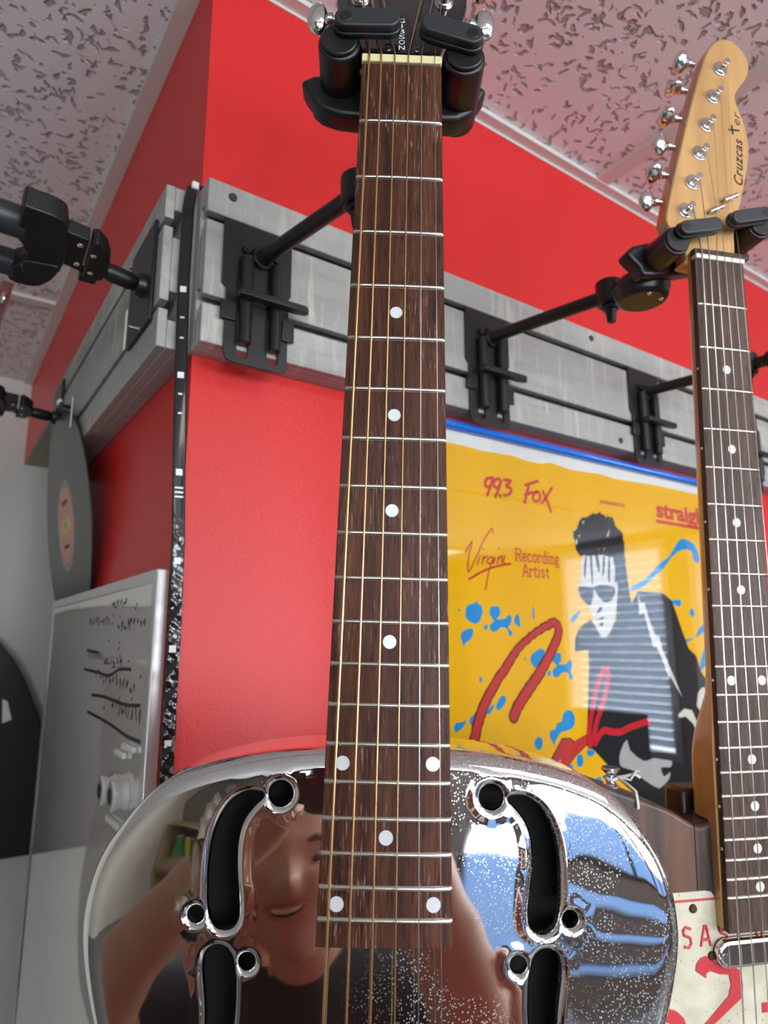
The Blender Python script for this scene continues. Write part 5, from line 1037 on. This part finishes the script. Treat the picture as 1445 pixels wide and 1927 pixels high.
def fingers(palm, side):
    """four unequal fingers wrapping the phone edge, thumb on the screen side"""
    for k, (ln, z) in enumerate(((66, 26), (74, 8), (70, -10), (56, -27))):
        b0 = palm + NR * (-side * 6) + Vector((0, 0, z * .8)) + NF * 6
        p1 = b0 + NR * (-side * 4) + NF * (ln * .42) * .55; p2 = p1 + NR * (side * ln * .26) + NF * 8; p3 = p2 + NR * (side * ln * .30) + NF * -2
        g.tube([b0, p1, p2, p3], [10, 9.2, 8.4, 7], 12); g.ball(p1, 9.2, 12, 8); g.ball(p2, 8.4, 12, 8); g.ball(p3, 7, 12, 8)
    b0 = palm + Vector((0, 0, -22)); p1 = b0 + NR * (side * 18) - NF * 12 + Vector((0, 0, 26)); p2 = p1 + NR * (side * 14) + NF * 2 + Vector((0, 0, 20))
    g.tube([b0, p1, p2], [12, 10.5, 8], 12); g.ball(p1, 10.5, 12, 8); g.ball(p2, 8, 12, 8); g.ball(palm, (20, 20, 36), 16, 10)
g = MB()
fingers(q(-66, -26, -92), 1); fingers(q(30, -26, -98), -1)
k0 = len(HB.v); HB.v += g.v; HB.f += [tuple(i + k0 for i in f) for f in g.f]; HB.m += [0] * len(g.f)
# head: looks up at the phone
HC = q(-84, -205, -232); tilt = R(12); FWD = (NF * math.cos(tilt) + Vector((0, 0, math.sin(tilt)))); UPV = (Vector((0, 0, 1)) * math.cos(tilt) - NF * math.sin(tilt))
def head_pt(x, y, z): return HC + NR * x + FWD * y + UPV * z
def hfn(v):
    x, y, z = v.x * 76, v.y * 94, v.z * 116
    if z < 0: x *= 1 - .32 * (min(1, -z / 116)) ** 1.6; y *= 1 - .12 * (-z / 116)
    f = max(0, v.y)
    ga = lambda cx, cz, sx_, sz: math.exp(-((x - cx) / sx_) ** 2 - ((z - cz) / sz) ** 2)
    y += f * (25 * ga(0, -22, 11, 15) + 12 * ga(0, 0, 8, 22) + 6 * ga(0, 26, 50, 10) - 9 * ga(-32, 8, 15, 11) - 9 * ga(32, 8, 15, 11) + 7 * ga(0, -92, 22, 16) + 6 * ga(0, -56, 26, 16) - 12 * ga(0, -55, 20, 6) + 5 * ga(-40, -22, 18, 18) + 5 * ga(40, -22, 18, 18) - 4 * ga(0, -74, 18, 6))
    return head_pt(x, y, z) - HC
g = MB(); g.ball(HC, 1, 64, 48, lambda v: hfn(v))
for s in (-1, 1): g.tube([head_pt(s * 72, -6, -20), head_pt(s * 80, -10, -2), head_pt(s * 84, -16, 14), head_pt(s * 78, -10, 26)], [7, 10, 11, 6], 12)
k0 = len(HB.v); HB.v += g.v; HB.f += [tuple(i + k0 for i in f) for f in g.f]; HB.m += [0] * len(g.f)
bodyp = fused('body', HB, SKIN, .0036, 3)
EYE = mat('eye white', (.75, .73, .70), .15); IRIS = mat('brown iris', (.06, .03, .015), .1); TEETH = mat('teeth', (.70, .64, .48), .25); LIP = mat('lips', (.40, .13, .11), .4); HAIR = mat('grey brown hair', (.09, .065, .05), .6)
for s in (-1, 1):
    e_ = part('eye', MB().ball(head_pt(s * 31, 72, 7), (11, 11, 11), 20, 12), EYE, ps); part('iris', MB().ball(head_pt(s * 31, 80, 8), (5, 5, 5), 16, 10), IRIS, e_)
    part('eyebrow', MB().tube([head_pt(s * 14, 91, 24), head_pt(s * 30, 88, 29), head_pt(s * 47, 74, 25)], [2.5, 3.4, 1.8], 8), HAIR, ps)
g = MB(); pts = [(-23, -50), (-14, -47), (0, -48), (14, -47), (23, -50), (15, -61), (0, -65), (-15, -61)]
vs = [head_pt(x, 87 - abs(x) * .32, z) for x, z in pts]; part('mouth', MB().add(vs + [head_pt(0, 80, -56)], [tuple(range(8))]).add(vs, [tuple(range(8))]), INK, ps, smooth=0)
part('teeth', MB().add([head_pt(x, 90.0 - abs(x) * .34, z) for x, z in ((-20, -50.5), (-10, -48.5), (0, -49), (10, -48.5), (20, -50.5), (12, -56), (0, -57.5), (-12, -56))], [tuple(range(8))]), TEETH, ps, smooth=0)
part('lips', MB().tube([head_pt(x, 89 - abs(x) * .33, z) for x, z in pts + pts[:1]], 2.8, 8), LIP, ps)
def hairfn(v):
    x, y, z = v.x * 81, v.y * 98 - 8, v.z * 121 + 3
    return (NR * x + FWD * y + UPV * z)
g = MB(); g.ball(HC, 1, 40, 30, hairfn); keep = []
for f in g.f:
    c = sum((Vector(g.v[i]) for i in f), Vector()) / len(f) - HC; yy, zz = c.dot(FWD), c.dot(UPV)
    if zz > 62 + yy * .15 or yy < -18 - (zz < -40) * 40: keep.append(f)
g.f = keep; g.m = [0] * len(keep); hr = part('hair', g, HAIR, ps, smooth=180); so_ = hr.modifiers.new('thick', 'SOLIDIFY'); so_.thickness = .006; so_.offset = 0
SHIRT = mat('charcoal T-shirt', (.035, .035, .04), .85); JEANS = mat('dark blue jeans', (.03, .045, .09), .85); SHOE = mat('black trainer', (.015, .015, .015), .6)
def cloth(name, nodes, edges, root, m):
    g = MB(); limbs(g, nodes, edges); return fused(name, g, m, .006, 6)
up_ = lambda n, k: (B[n][0], tuple(x + k for x in (B[n][1] if isinstance(B[n][1], tuple) else (B[n][1],) * 2)))
T_ = {n: up_(n, 13) for n in ('pel', 'wst', 'chs', 'upc', 'shL', 'shR')}; T_['nck'] = (B['upc'][0] + Vector((0, 0, 30)), (70, 64))
for s in 'LR': T_['sl' + s] = (B['sh' + s][0].lerp(B['el' + s][0], .55), 60)
cloth('t_shirt', T_, [('pel', 'wst'), ('wst', 'chs'), ('chs', 'upc'), ('upc', 'nck'), ('upc', 'shL'), ('upc', 'shR'), ('shL', 'slL'), ('shR', 'slR')], 'pel', SHIRT)
J_ = {'pel': (B['pel'][0] + Vector((0, 0, -10)), (157, 118))}; je = []
for s in 'LR':
    for n in ('hp', 'kn', 'ca', 'an'): J_[n + s] = up_(n + s, 12)
    je += [('pel', 'hp' + s), ('hp' + s, 'kn' + s), ('kn' + s, 'ca' + s), ('ca' + s, 'an' + s)]
cloth('jeans', J_, je, 'pel', JEANS)
for s, a in (('L', -150), ('R', 50)):
    g = MB(); c = q(a, -260, ZF); g.prism(capsule((0, -55), (0, 110), 50), 0, 22, lambda x, y, h: tuple(c + NR * x + NF * y + Vector((0, 0, h)))); g.prism(capsule((0, -50), (0, 95), 44), 22, 62, lambda x, y, h: tuple(c + NR * x + NF * y + Vector((0, 0, h)))); part('shoe', g, SHOE, ps, bevel=12, seg=3)
# phone just behind the lens position
f_ = Vector(tuple(fw)); r_ = Vector(tuple(rt2)); u_ = Vector(tuple(up2))
ph_ = thing('phone', 'dark slab phone held upright by the photographer', 'phone', tuple(-f_ * 9 - r_ * 18 - u_ * 57))
def pf(a, b_, h): return tuple(-f_ * (6 - h) + r_ * a + u_ * b_)
g = MB(); g.prism(rounded(-55, 17, -132, 17, 9), -8, 0, pf); part('case', g, mat('graphite phone body', (.03, .03, .035), .25), ph_, bevel=1.5)
g = MB(); g.prism(rounded(-52, 14, -129, 14, 7), -8.5, -8, pf); part('screen', g, INKBLACK, ph_)
g = MB(); g.prism(circle(0, 0, 7, 28), 0, 1.5, pf); part('lens_ring', g, INKBLACK, ph_)
